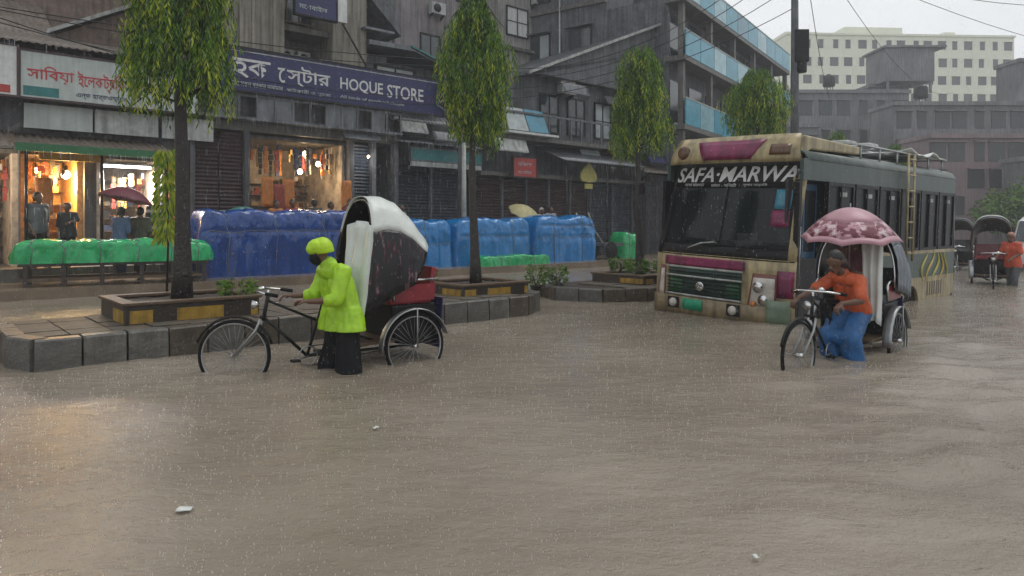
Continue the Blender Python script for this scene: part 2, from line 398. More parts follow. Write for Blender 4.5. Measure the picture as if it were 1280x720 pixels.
cr.color_ramp.elements[0].color = (.19, .158, .120, 1); cr.color_ramp.elements[1].color = (.285, .245, .195, 1)
l(nz.outputs[0], cr.inputs[0]); l(cr.outputs[0], p.inputs['Base Color'])
hh = None
for sc_x, sc_y, amp, kind in ((4, 8, 1.5, 'n'), (14, 20, .8, 'n'), (38, 48, .5, 'n'), (17, 21, .4, 'v'), (90, 110, .25, 'n')):
    mp = n.new('ShaderNodeMapping'); mp.inputs['Scale'].default_value = (sc_x, sc_y, 1); l(tc.outputs['Object'], mp.inputs[0])
    if kind == 'n': q = n.new('ShaderNodeTexNoise'); q.inputs['Scale'].default_value = 1; q.inputs['Detail'].default_value = 3; l(mp.outputs[0], q.inputs['Vector']); o_ = q.outputs[0]
    else:
        q = n.new('ShaderNodeTexVoronoi'); q.inputs['Scale'].default_value = .5; l(mp.outputs[0], q.inputs['Vector'])
        s1 = n.new('ShaderNodeMath'); s1.operation = 'MULTIPLY'; s1.inputs[1].default_value = 26; l(q.outputs[0], s1.inputs[0])
        s2 = n.new('ShaderNodeMath'); s2.operation = 'SINE'; l(s1.outputs[0], s2.inputs[0])
        s3 = n.new('ShaderNodeMapRange'); s3.inputs[1].default_value = 0; s3.inputs[2].default_value = .45; s3.inputs[3].default_value = .5; s3.inputs[4].default_value = 0; l(q.outputs[0], s3.inputs[0])
        s4 = n.new('ShaderNodeMath'); s4.operation = 'MULTIPLY'; l(s2.outputs[0], s4.inputs[0]); l(s3.outputs[0], s4.inputs[1]); o_ = s4.outputs[0]
    mm = n.new('ShaderNodeMath'); mm.operation = 'MULTIPLY_ADD'; mm.inputs[1].default_value = amp; l(o_, mm.inputs[0])
    if hh: l(hh, mm.inputs[2])
    else: mm.inputs[2].default_value = 0
    hh = mm.outputs[0]
b = n.new('ShaderNodeBump'); b.inputs['Strength'].default_value = 1; b.inputs['Distance'].default_value = .0105; l(hh, b.inputs['Height']); l(b.outputs[0], p.inputs['Normal'])
me.materials.append(wm)
tag(place('water', me), 'brown flood water covering the road, pitted by rain', kind='structure')
g = MB(); g.box(-275, 275, -60, 275, -.6, -.3, 'conc'); tag(g.build('road'), 'submerged road bed', kind='structure')

# --- traffic islands with kerb stones and paving
def island(poly, ztop, stones, label):
    c = W(sum(p[0] for p in poly)/len(poly), sum(p[1] for p in poly)/len(poly))
    P = [W(*p)-c for p in poly]
    m = MB(); m.prism([(v.x, v.y) for v in P], 2, -.28, ztop-.035, 'soil')
    o = tag(m.build('traffic_island', loc=c), label, kind='structure')
    inv = c
    proto = MB(); proto.prism([(-.2, 0), (.2, 0), (.2, .17), (-.2, .17)], 2, -.2, ztop-.03, 'kerb'); proto.prism([(-.2, .03), (.2, .03), (.2, .17), (-.2, .17)], 2, ztop-.03, ztop, 'kerb')
    protos = []
    for q_ in range(4):
        p2 = MB(); hz_ = ztop-.03; rr_ = lambda a=.012: random.uniform(-a, a); c_ = random.uniform(.012, .035)
        pf = [(-.2+abs(rr_()), -.2), (.2-abs(rr_()), -.2)]
        p2.prism([(0, -.2), (rr_(.006), ztop*.45), (rr_(.008), ztop-c_), (c_*.9, ztop+rr_(.004)), (.17, ztop), (.17, -.2)], 0, -.2+random.uniform(0, .008), .2-random.uniform(0, .008), ('kerb', 'kerb', mat('kerb_concrete_pale', (.14, .135, .12), .4, .5, 6, bump=.8, bscale=22, streak=.4), mat('kerb_concrete_brown', (.10, .08, .06), .4, .5, 6, bump=.8, bscale=22, streak=.4))[q_]); protos.append(p2.mesh('kerb_stone'))
    for i in range(len(stones)-1):
        a, b_ = W(*stones[i]), W(*stones[i+1]); d = b_-a; n_ = max(1, round(d.length/.42)); ang = math.atan2(d.y, d.x)
        for k in range(n_):
            q = a.lerp(b_, (k+.5)/n_); nrm = Vector((-math.sin(ang), math.cos(ang), 0))
            place('kerb_stone', random.choice(protos), o, loc=q-c-nrm*(.02+random.uniform(0, .022))+Vector((0, 0, random.uniform(-.008, .006))), rot=(random.uniform(-.02, .02), random.uniform(-.02, .02), ang+random.uniform(-.02, .02)), scale=(d.length/n_/.412, 1, 1))
    return o, c
isl1, c1 = island([(1.0, 8.4), (.82, 8.9), (.85, 9.9), (1.2, 10.2), (8.0, 10.3), (8.5, 10.0), (8.6, 9.5), (8.4, 8.85), (7.7, 8.4)], .32,
    [(.85, 9.9), (.84, 8.85), (1.0, 8.37), (7.7, 8.37), (8.35, 8.8), (8.58, 9.4), (8.5, 10.0), (8.0, 10.3)], 'left traffic island edged with grey kerb stones')
isl1['label'] = 'traffic island with grey kerb stones behind the green-clad man'
isl2, c2 = island([(9.7, 9.7), (10.1, 8.9), (10.9, 8.45), (34, 8.45), (34, 10.8), (10.6, 10.8), (9.9, 10.4)], .25,
    [(10.0, 10.4), (9.68, 9.7), (10.1, 8.85), (10.9, 8.42), (22, 8.42)], 'traffic island beside the bus')
tile = MB(); tile.prism([(-.19, -.19), (.19, -.19), (.19, .19), (-.19, .19)], 2, 0, .035, mat('muddy_paver', (.10, .085, .065), .6, .45, 5, bump=.5)); tm = tile.mesh('paving_tile')
for isl, cc, s0, s1, zt in ((isl1, c1, 1.15, 7.9, .285), (isl2, c2, 11, 17, .215)):
    for i in range(int((s1-s0)/.4)+1):
        for j in range(4):
            ss, tt = s0+i*.4, 8.78+j*.4
            place('paving_tile', tm, isl, loc=W(ss, tt, zt+random.uniform(-.012, .003))-cc, rot=(random.uniform(-.012, .012), random.uniform(-.012, .012), A0))
# footpath in front of the shops
m = MB(); m.box(-8, 46, 0, 12, -.3, .2, mat('wet_footpath', (.20, .155, .11), .22, .35, 1.5, bump=.3, bscale=8))
tag(m.build('pavement', loc=W(0, 16.5), rot=(0, 0, A0)), 'wet muddy footpath before the shops', kind='structure')

# ================================================================== TREES
def leaf_geo(V, F, MI, p, d, ln, wd, mi):
    d = d.normalized(); a = d.cross(Vector((random.uniform(-1, 1), random.uniform(-1, 1), random.uniform(-.3, .3))))
    if a.length < .05: a = Vector((1, 0, 0))
    a.normalize(); nn = d.cross(a); b = len(V)
    mid = p+d*ln*.5+nn*ln*.06
    V += [p, mid+a*wd*.5-nn*wd*.15, p+d*ln, mid-a*wd*.5-nn*wd*.15, mid]
    F += [(b, b+1, b+4), (b+1, b+2, b+4), (b+2, b+3, b+4), (b+3, b, b+4)]; MI += [mi]*4
def ashoka(label, x, y, z0, zc0, zc1, rad, trad, seed, top=True, dens=1.0):
    random.seed(seed)
    tr = thing('ashoka_tree', label, 'tree', (x, y, z0), random.uniform(0, 6), 'weeping ashoka trees on the traffic islands')
    zc0 += .33; H = zc1-z0; m = MB(); N = 14; pts = []; rr = []
    for i in range(N+1):
        k = i/N; pts.append(Vector((.05*math.sin(k*5+seed), .04*math.sin(k*4+seed*2), k*H*.97))); rr.append(trad*(1.35-.35*min(1, k*9) if k < .12 else 1-.75*k))
    m.tube(pts, rr, 'bark', 12)
    for i in range(26):
        zz = (zc0-z0)+(H-(zc0-z0))*random.random()*.9; a = random.uniform(0, 6.28); c = pts[int(zz/H*N*.99)].copy(); c.z = zz
        m.tube([c, c+Vector((math.cos(a)*rad*.45, math.sin(a)*rad*.45, .12)), c+Vector((math.cos(a)*rad*.8, math.sin(a)*rad*.8, -.15))], [.018, .012, .005], 'bark', 5)
    m.build('trunk', tr)
    V, F, MI = [], [], []; CH = H-(zc0-z0)
    ns = int(600*CH*rad/1.2*dens)
    for i in range(ns):
        k = random.random()**.9
        zz = (zc0-z0)+.35+CH*k*.93
        prof = rad*(.86+.14*math.sin(k*7+seed*2.3)+.10*noise.noise(Vector((k*5, seed*3.1, 0))))*(1 if k < .62 else max(.16, math.cos((k-.62)/.38*1.3)))*(.82+.18*min(1, k*4))
        a = random.uniform(0, 6.28); r = prof*math.sqrt(random.uniform(.05, 1))*(1+.42*noise.noise(Vector((math.cos(a)*1.3, math.sin(a)*1.3, k*4+seed*5))))
        base = Vector((math.cos(a)*r, math.sin(a)*r, zz)); ln = random.uniform(.3, .75)
        if r < prof*.35: ln *= .6
        out = Vector((math.cos(a), math.sin(a), 0)); nl = int(ln/.028)
        young = random.random() < .42 and r > prof*.55
        sway = Vector((random.uniform(-.1, .1), random.uniform(-.1, .1), 0))
        for j in range(nl):
            q = j/nl; pp = base+out*.07*math.sin(q*2.2)+sway*q-Vector((0, 0, ln*q))
            if pp.z < zc0-z0-.12+.3*noise.noise(base*2.0): continue
            th = random.uniform(0, 6.28)
            d = Vector((math.cos(th)*.42, math.sin(th)*.42, -1+.3*random.random()))
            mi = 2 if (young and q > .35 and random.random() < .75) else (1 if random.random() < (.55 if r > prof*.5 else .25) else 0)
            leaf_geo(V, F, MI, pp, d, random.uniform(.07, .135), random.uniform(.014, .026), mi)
    me = bpy.data.meshes.new('crown'); me.from_pydata(V, [], F)
    for q in LF: me.materials.append(q)
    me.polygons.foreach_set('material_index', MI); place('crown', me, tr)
    return tr
ashoka('tall weeping ashoka tree in the yellow and black planter nearest the camera', -4.30, 9.0, .45, 2.70, 6.9, .80, .105, 1, dens=1.2)
ashoka('weeping ashoka tree in the planter right of the cycle rickshaw with the white hood', -.65, 12.15, .42, 2.62, 5.42, .62, .085, 2, dens=1.2)
ashoka('weeping ashoka tree between the blue tarpaulin stacks and the bus front', 2.81, 15.3, .4, 2.75, 5.25, .70, .09, 3)
ashoka('ashoka tree whose crown rises above the bus roof', 6.49, 18.5, .4, 2.9, 5.5, .84, .09, 4)
for (ss, k) in ((21.9, 5), (26.6, 6)):
    q = W(ss, 9.6); ashoka('ashoka tree farther along the island behind the bus, '+('nearer' if k == 5 else 'farthest')+' of the last two', q.x, q.y, .35, 2.4, 4.2, .6, .08, k, dens=.6)
# slim leafy sapling behind the first tree
sp = thing('sapling', 'slim yellow green sapling against the left side of the nearest trunk', 'plant', (-4.72, 9.5, .32))
m = MB(); m.tube([(0, 0, -.03), (.03, 0, 1), (0, .02, 2.1)], [.018, .014, .006], 'bark', 6); m.build('stem', sp)
V, F, MI = [], [], []; random.seed(8)
for i in range(750):
    k = random.random(); a = random.uniform(0, 6.28); r = .13*math.sqrt(random.random())
    leaf_geo(V, F, MI, Vector((math.cos(a)*r, math.sin(a)*r, .95+1.25*k)), Vector((math.cos(a)*.6, math.sin(a)*.6, -1)), .13, .03, random.choice((1, 2, 2)))
me = bpy.data.meshes.new('foliage'); me.from_pydata(V, [], F); [me.materials.append(q) for q in LF]; me.polygons.foreach_set('material_index', MI); place('foliage', me, sp)
# planters
def planter(label, s, t, ls, lt, zb, h, seed):
    random.seed(seed)
    o = sthing('planter', label, 'planter', s, t, zb, 'low planters on the traffic islands')
    for (x0, x1, y0, y1) in ((-ls, ls, -lt, -lt+.1), (-ls, ls, lt-.1, lt), (-ls, -ls+.1, -lt+.1, lt-.1), (ls-.1, ls, -lt+.1, lt-.1)):
        m = MB(); m.box(x0, x1, y0, y1, 0, h, 'blackwood'); w_ = m.build('wall', o, bevel=.008)
    # painted yellow panels proud of the wall, and a capping board
    for (a, b_) in ((-ls+.05, -ls*.62), (-ls*.28, ls*.42), (ls*.86, ls-.02)):
        m = MB(); m.box(a, b_, -lt-.006, -lt, .02, h*.74, 'yellow'); m.build('painted_panel', o)
    m = MB(); m.box(-ls-.006, -ls, -lt+.04, -lt*.1, .02, h*.74, 'yellow'); m.build('painted_panel', o)
    for (x0, x1, y0, y1) in ((-ls-.03, ls+.03, -lt-.03, -lt+.13), (-ls-.03, ls+.03, lt-.13, lt+.03), (-ls-.03, -ls+.13, -lt+.13, lt-.13), (ls-.13, ls+.03, -lt+.13, lt-.13)):
        m = MB(); m.box(x0, x1, y0, y1, h, h+.035, 'wood'); m.build('rim', o, bevel=.006)
    m = MB(); n_ = 14
    m.grid([[Vector((-ls+.1+(2*ls-.2)*i/n_, -lt+.1+(2*lt-.2)*j/n_, h-.03+.03*random.random())) for j in range(n_+1)] for i in range(n_+1)], 'soil'); m.build('soil', o)
    return o
planter('black and yellow planter around the tallest tree', 2.72, 9.55, .78, .62, .3, .23, 1)
planter('black and yellow planter around the second tree, right of the rickshaw', 7.52, 9.55, .72, .62, .28, .19, 2)
planter('dark planter around the third tree beside the bus', 12.2, 9.62, .75, .72, .24, .17, 3)
def shrub(name, label, x, y, z, r, h, nl, seed, pot=True, group=None, lw=.03):
    random.seed(seed); o = thing(name, label, 'plant', (x, y, z), 0, group)
    if pot:
        m = MB(); m.lathe([(.08, 0), (.12, .2), (.135, .21), (.135, .24), (.11, .24), (.1, .2)], (0, 0, 0), 'blackwood', 14); m.build('pot', o)
    z0 = .2 if pot else 0; V, F, MI = [], [], []; m = MB()
    for k in range(9):
        a = random.uniform(0, 6.28); e = Vector((math.cos(a)*r*.7, math.sin(a)*r*.7, z0+h*random.uniform(.6, 1))); m.tube([(0, 0, z0), e*.55+Vector((0, 0, .1)), e], [.008, .006, .003], 'wood', 4)
    m.build('stem', o)
    for i in range(nl):
        a = random.uniform(0, 6.28); k = random.random(); rr = r*math.sqrt(random.random())*(1-.4*abs(k-.5))
        leaf_geo(V, F, MI, Vector((math.cos(a)*rr, math.sin(a)*rr, z0+.05+h*k)), Vector((math.cos(a), math.sin(a), random.uniform(-.5, .9))), .1, lw, random.choice((0, 1, 1, 0)))
    me = bpy.data.meshes.new('foliage'); me.from_pydata(V, [], F); [me.materials.append(q) for q in LF]; me.polygons.foreach_set('material_index', MI); place('foliage', me, o)
    return o
shrub('potted_plant', 'potted shrub left of the pair standing between the islands', .50, 14.4, .0, .2, .38, 260, 11, group='potted shrubs between the islands')
shrub('potted_plant', 'potted shrub right of the pair standing between the islands', .96, 14.6, .0, .2, .36, 240, 12, group='potted shrubs between the islands')
for i, (ss, tt, lb) in enumerate(((11.75, 9.3, 'shrub at the left front corner of the dark planter by the bus'), (12.5, 9.15, 'shrub at the right front corner of the dark planter by the bus'), (3.35, 9.3, 'low green weeds at the right end of the nearest planter'), (6.9, 10.2, 'leafy weeds behind the second tree planter'), (12.0, 10.0, 'shrub at the back of the dark planter by the bus'))):
    q = W(ss, tt); shrub('shrub', lb, q.x, q.y, .42, .24, .26, 260, 20+i, pot=False)

# ================================================================== TARPAULIN-COVERED STACKS
def tarp_pile(label, s0, s1, t0, t1, zb, h, m_, seed, lumps=1.6, bands=(.33, .66), frame=None, rz=0, loc=None, sag=.05, rnd=.35, cat='tarpaulin', name='tarpaulin_stack', group='stacks of goods under tarpaulin on the footpath', nrope=None):
    Ls, Lt = s1-s0, t1-t0
    if loc is None: o = sthing(name, label, cat, (s0+s1)/2, (t0+t1)/2, zb, group)
    else: o = thing(name, label, cat, loc, rz, group)
    NU, NV = int(Ls/.035), 70; P = []
    def pt(u, v, off=0):
        # v 0..1 front bottom -> top -> back bottom, u 0..1 along
        a = math.pi*v; x = -Ls/2+Ls*u
        e = min(1, (min(u, 1-u)*Ls/rnd)); er = (1-(1-e)**2.6)**.5 if e < 1 else 1
        cx, sx = math.cos(a), math.sin(a)
        y = -math.copysign(abs(cx)**.3, cx)*Lt/2; z = abs(sx)**.3*h
        ctr = Vector((0, 0, 0))
        y *= (.75+.25*er); z *= (.6+.4*er) if z > 0 else 1
        lum = math.sin(u*Ls/lumps*6.283+seed); z *= 1+.02*lum+.03*noise.noise(Vector((x*.9, seed, 0)))
        q = Vector((x, y, z))
        nr = Vector((0, -cx, sx*1.0+.001)).normalized()
        f = .055*noise.noise(Vector((x*1.5+seed, y*1.2, z*1.6)))+.028*noise.noise(Vector((x*4+seed, y*3, z*2.2)))+.012*noise.noise(Vector((x*13, y*7, z*4+seed)))+.006*noise.noise(Vector((x*25, y*18, z*22+seed)))+.035*(.5-abs(noise.noise(Vector((x*3.3+z*1.2, y*2.4, z*2.8+seed)))))+.018*(.5-abs(noise.noise(Vector((x*8+seed, y*7, z*6-x*3)))))-.026
        f -= .022*max(0, 1-abs(((u*Ls/lumps) % 1)-.5)*18)+.012*abs(noise.noise(Vector((x*7+seed, y*6, z*5))))
        for b_ in bands:
            f -= .035*max(0, 1-abs(z/h-b_)*22) if abs(cx) > .35 else 0
        return q+nr*(f+off)
    for i in range(NU+1): P.append([pt(i/NU, j/NV) for j in range(NV+1)])
    # close the ends
    for i, ii in ((0, 0), (NU, -1)):
        c_ = Vector((P[ii][0].x+(.0 if ii == 0 else 0), 0, h*.3)); 
        ring = [p_.lerp(Vector((c_.x+(-.1 if ii == 0 else .1), p_.y*.5, p_.z*.5)), .5) for p_ in P[ii]]; ring2 = [Vector((c_.x+(-.11 if ii == 0 else .11), 0, h*.25)) for p_ in P[ii]]
        if ii == 0: P = [ring2, ring]+P
        else: P = P+[ring, ring2]
    m = MB(); m.grid(P, m_); m.build('tarpaulin', o)
    nr_ = nrope if nrope is not None else int(Ls/1.1)
    for k in range(nr_):
        u = (k+.5)/nr_+.02*math.sin(k*5)
        mm = MB(); mm.tube([pt(min(.97, u+.01*math.sin(j*.7)), j/40, .006) for j in range(41)], .009, 'rope', 5); mm.build('rope', o)
    for b_ in bands:
        mm = MB(); v_ = math.asin(min(1, (b_)**(1/.3)))/math.pi
        mm.tube([pt(.03+.94*j/50, v_, .012) for j in range(51)], .008, 'rope', 5); mm.build('rope', o)
    return o
tarp_pile('long stack of bales under navy blue tarpaulin, roped down, behind the rickshaw', 5.4, 10.6, 17.4, 18.6, .2, 1.68, 'tarpnavy', 1, 1.25, (.36, .68))
tarp_pile('lower stack under bright blue tarpaulin just right of the rickshaw hood', 10.9, 13.0, 17.5, 18.5, .2, 1.45, 'tarpblue', 2.2, 1.0, (.5,))
tarp_pile('stack under bright blue tarpaulin behind the second tree trunk', 13.1, 16.25, 17.4, 18.5, .2, 1.52, 'tarpblue', 3.1, 1.5, (.34, .62))
tarp_pile('square stack under bright blue tarpaulin at the right end of the row', 16.45, 19.5, 17.3, 18.6, .2, 1.62, 'tarpblue', 4.4, 1.5, (.3, .55, .8))
tarp_pile('low heap under green tarpaulin at the foot of the bright blue stacks', 13.6, 16.6, 16.8, 17.35, .18, .35, 'tarpgreen', 5.2, .8, (), name='tarpaulin_heap', nrope=2)
tarp_pile('green covered heap right of the blue stacks beyond the third tree', 21.4, 22.6, 17.6, 18.5, .2, 1.0, 'tarpgreen', 6.2, .9, (.5,), name='tarpaulin_heap', nrope=2)
tarp_pile('bottle green plastic sheet heaped behind the navy stack', 6.4, 7.6, 18.65, 19.4, .5, 1.55, 'cloudgreen', 7.2, 1.1, (), name='tarpaulin_heap', nrope=1, rnd=.9)
# green market table at left
gt = thing('market_table', 'long wooden trestle table under a green tarpaulin at left', 'table', (-8.75, 15.45, .2), R(31))
for yy in (-.5, .5):
    for xx in (-1.65, -1.0, -.3, .45, 1.05, 1.7):
        m = MB(); m.box(xx-.04, xx+.04, yy-.04, yy+.04, 0, .42, 'blackwood'); m.build('leg', gt)
    m = MB(); m.box(-1.75, 1.75, yy-.035, yy+.035, .12, .18, 'wood'); m.build('rail', gt)
    m = MB(); m.box(-1.78, 1.78, yy-.05, yy+.05, .42, .49, 'blackwood'); m.build('rail', gt)
for k in range(6):
    m = MB(); m.box(-1.8, 1.8, -.56+k*.19, -.56+k*.19+.17, .49, .52, 'wood'); m.build('plank', gt)
tarp_pile('plump green tarpaulin tied over goods on the long table', 0, 3.75, 0, 1.25, 0, .5, 'tarpgreen', 8.1, .62, (), loc=(-8.75, 15.45, .68), rz=R(31), name='tarpaulin_cover', group=None, rnd=.5, nrope=6)

# ================================================================== BUILDINGS ALONG THE STREET
class SB(MB):
    def __init__(s, o, s0, t0): super().__init__(); s.o = o; s.ox = s0; s.oy = t0
    def b(s, a0, a1, t0, t1, z0, z1, m): return s.box(a0-s.ox, a1-s.ox, t0-s.oy, t1-s.oy, z0, z1, m)
    def P(s, a, t, z): return Vector((a-s.ox, t-s.oy, z))
    def done(s, name, parent=None, **k): return s.build(name, parent or s.o, **k)
def building(name, label, s0, t0): 
    o = sthing(name, label, 'building', s0, t0, 0); return o, (lambda: SB(o, s0, t0))
def roller(nb, a0, a1, t, z0, z1, m_, name='shutter'):
    m = nb(); n_ = int((z1-z0)/.11)
    for i in range(n_):
        z = z0+(z1-z0)*i/n_; dz = (z1-z0)/n_
        m.prism([(t-m.oy-.0, z), (t-m.oy-.035, z+dz*.5), (t-m.oy, z+dz*.96), (t-m.oy+.03, z+dz*.5)], 0, a0-m.ox, a1-m.ox, m_)
    m.b(a0, a1, t+.04, t+.07, z0, z1, m_); m.done(name)
def corr(nb, a0, a1, t0, z0, t1, z1, m_, name='roof', pitch=.16, amp=.022, th=.0):
    m = nb(); n_ = int((a1-a0)/pitch*4); P = []
    for i in range(n_+1):
        a = a0+(a1-a0)*i/n_; k = amp*math.sin(i*math.pi/2)
        P.append([m.P(a, t0+(t1-t0)*j/3, z0+(z1-z0)*j/3+k) for j in range(4)])
    m.grid(P, m_, sm=True); return m.done(name, solid=.012)
def gable(nb, a0, z0, am, zm, a1, z1, t0, t1, m_roof, m_wall, fascia, wallz):
    for (p, q) in (((a0, z0), (am, zm)), ((am, zm), (a1, z1))):
        m = nb(); n_ = max(4, int((t1-t0)/.14)); P = []
        for i in range(n_+1):
            k = .02*math.sin(i*1.57); tt = t0+(t1-t0)*i/n_
            P.append([m.P(p[0]+(q[0]-p[0])*j/4, tt, p[1]+(q[1]-p[1])*j/4+k) for j in range(5)])
        m.grid(P, m_roof); m.done('roof', solid=.015)
        m = nb(); d = Vector((q[0]-p[0], 0, q[1]-p[1])); nn = Vector((-d.z, 0, d.x)).normalized()*.1
        m.prism([(p[0]-m.ox, p[1]-.02), (q[0]-m.ox, q[1]-.02), (q[0]-m.ox, q[1]+.1), (p[0]-m.ox, p[1]+.1)], 1, t0-m.oy-.05, t0-m.oy-.0, fascia); m.done('fascia')
    m = nb(); m.prism([(a0+.15-m.ox, wallz), (a1-.1-m.ox, wallz), (a1-.1-m.ox, z1-.1), (am-m.ox, zm-.05), (a0+.15-m.ox, z0-.02)], 1, t0+.25-m.oy, t0+.45-m.oy, m_wall); m.done('gable_wall')
def windowp(nb, a0, a1, t, z0, z1, frame='darkmetal', pane='glass', nx=2, nz=1, fw=.06, name='window'):
    m = nb()
    for (x0, x1, y0, y1) in ((a0, a1, z0, z0+fw), (a0, a1, z1-fw, z1), (a0, a0+fw, z0+fw, z1-fw), (a1-fw, a1, z0+fw, z1-fw)): m.b(x0, x1, t-.06, t+.02, y0, y1, frame)
    for i in range(1, nx):
        x = a0+(a1-a0)*i/nx; m.b(x-fw*.3, x+fw*.3, t-.05, t+.01, z0+fw, z1-fw, frame)
    for i in range(1, nz):
        z = z0+(z1-z0)*i/nz; m.b(a0+fw, a1-fw, t-.045, t+.005, z-fw*.3, z+fw*.3, frame)
    f = m.done(name)
    for i in range(nx):
        x0, x1 = a0+(a1-a0)*i/nx+.02, a0+(a1-a0)*(i+1)/nx-.02
        g = nb(); g.b(x0, x1, t-.012, t-.002, z0+.03, z1-.03, pane); g.done('pane', f)
    return f
def lamp(label, s, t, z, r=.07, power=60, col=(1, .75, .45), cord=.4, name='light_bulb'):
    o = sthing(name, label, 'lamp', s, t, z)
    m = MB(); m.lathe([(r*.35, r*1.0), (r*.8, r*.55), (r, 0), (r*.75, -r*.6), (r*.2, -r*.95)], (0, 0, 0), 'bulb', 12); m.build('bulb', o)
    m = MB(); m.lathe([(r*.4, r*.95), (r*.4, r*1.9), (.01, r*2.1)], (0, 0, 0), 'black', 8); m.bar((0, 0, r*2), (0, 0, r*2+cord), .006, 'black', 4); m.build('socket', o)
    ld = bpy.data.lights.new('shop_light', 'POINT'); ld.energy = power; ld.color = col; ld.shadow_soft_size = r
    lo = bpy.data.objects.new('shop_light', ld); sc.collection.objects.link(lo); lo.parent = o; lo.location = (0, -.02, -r*1.6)
    return o
def goods(label, s0, s1, t0, t1, z0, z1, n_, mats, seed, size=(.06, .22)):
    random.seed(seed); m = MB()
    for i in range(n_):
        w_, d_, h_ = random.uniform(*size), random.uniform(*size), random.uniform(*size)
        x = random.uniform(0, s1-s0-w_); y = random.uniform(0, t1-t0); lev = random.choice([k*.36 for k in range(int((z1-z0)/.36)+1)])
        m.box(x, x+w_, y, y+d_, lev, lev+min(h_, .32), random.choice(mats))
    for k in range(int((z1-z0)/.36)+1): m.box(0, s1-s0, 0, t1-t0+.15, k*.36-.025, k*.36, 'wood')
    o = m.build('shop_goods', loc=W(s0, t0, z0), rot=(0, 0, A0)); return tag(o, label, 'goods', kind='stuff')
GM = [pm('goods_red', (.28, .045, .03)), pm('goods_yellow', (.36, .24, .06)), pm('goods_white', (.34, .30, .26)), pm('goods_blue', (.06, .08, .14)), pm('goods_brown', (.16, .08, .04)), pm('goods_orange', (.5, .17, .03)), pm('goods_dark', (.03, .03, .03))]

# ---- low tin-roofed shop row at the left
o, nb = building('shop_building', 'low tin-roofed row of lit shops at far left under the white sign', -4, 20.3)
def shopbox(nb, a0, a1, t0, t1, z0, z1, wallm, floor=.5):
    m = nb(); m.b(a0-.1, a1+.1, t1, t1+.15, floor-.3, z1+.1, wallm); m.done('back_wall')
    m = nb(); m.b(a0-.12, a0, t0+.02, t1, floor, z1, wallm); m.done('side_wall')
    m = nb(); m.b(a1, a1+.12, t0+.02, t1, floor, z1, wallm); m.done('side_wall')
    m = nb(); m.b(a0-.12, a1+.12, t0+.02, t1+.1, z1, z1+.1, 'conc'); m.done('ceiling')
m = nb(); m.b(-10, 5.95, 18.9, 25, .1, .5, 'conc'); m.done('plinth')
for a0, a1, wm_ in ((-4, -.2, 'warmwall'), (-.1, 2.02, 'creamwall'), (2.28, 3.36, 'warmwall'), (3.86, 5.16, 'creamwall')): shopbox(nb, a0, a1, 20.4, 22.8, .5, 3.2, wm_)
for a0, a1 in ((2.02+.12, 2.28-.12), (3.48, 3.74), (5.28, 5.95)):
    m = nb(); m.b(a0, a1, 20.15, 22.5, .2, 3.3, 'slate'); m.done('pillar')
m = nb(); m.b(-10, -4.2, 20.3, 25, .2, 3.3, 'brick'); m.done('wall')
m = nb(); m.b(-10, 5.95, 20.2, 25, 3.32, 4.6, 'slate'); m.done('upper_wall')
m = nb(); m.b(-10, 5.95, 20.4, 25, 4.6, 5.8, 'brick'); m.done('upper_wall')
corr(nb, -6, 1.9, 18.7, 3.2, 20.3, 3.75, 'brownroof', 'awning'); corr(nb, 1.95, 5.2, 18.7, 3.18, 20.3, 3.7, 'brownroof', 'awning')
m = nb(); m.b(1.9, 5.2, 18.62, 18.68, 3.12, 3.3, 'green'); m.done('awning_edge')
m = nb(); m.b(2.5, 3.9, 19.9, 19.98, 3.05, 3.25, 'yellow'); m.done('fascia_board')
corr(nb, -9, 6.0, 19.4, 5.7, 25, 7.2, 'brownroof')
for a in (-1.8, 2.12, 3.6, 5.25):
    m = nb(); m.bar(m.P(a, 18.8, .2), m.P(a, 18.8, 3.2), .035, 'darkmetal', 8); m.done('awning_post')
for i, (a0, a1, mm) in enumerate(((2.2, 3.6, 'signwhite'), (3.65, 5.1, 'offwhite'), (5.2, 6.5, 'offwhite'))):
    m = nb(); m.b(a0, a1, 19.85, 19.92, 3.78, 4.36, mm); m.done('fascia_board')
roller(nb, 5.3, 5.93, 20.12, .5, 3.2, 'maroon')
o, nb = building('house', 'brown brick house with a pale gable edge rising behind the left shops', 1, 24.5)
m = nb(); m.b(-9, 8.6, 27, 31, 0, 12, 'brick'); m.done('wall')
gable(nb, 3.2, 7.05, 7.3, 9.3, 11, 7.2, 24.0, 27, 'brownroof', 'brick', 'offwhite', 4)
m = nb(); m.b(-8, 3.3, 24.2, 27, 0, 6.9, 'brick'); m.done('wall')
corr(nb, -8.5, 3.4, 23.4, 6.7, 27, 8.6, 'brownroof')
gable(nb, 4.15, 5.75, 4.95, 6.75, 5.9, 5.9, 21.2, 24.0, 'brownroof', 'greywall', 'offwhite', 4)
for a in (-2, 0.6, 3.2, 5.6):
    windowp(nb, a, a+1.1, 26.98, 9.6, 10.9, 'wood', 'glass', 2, 1)
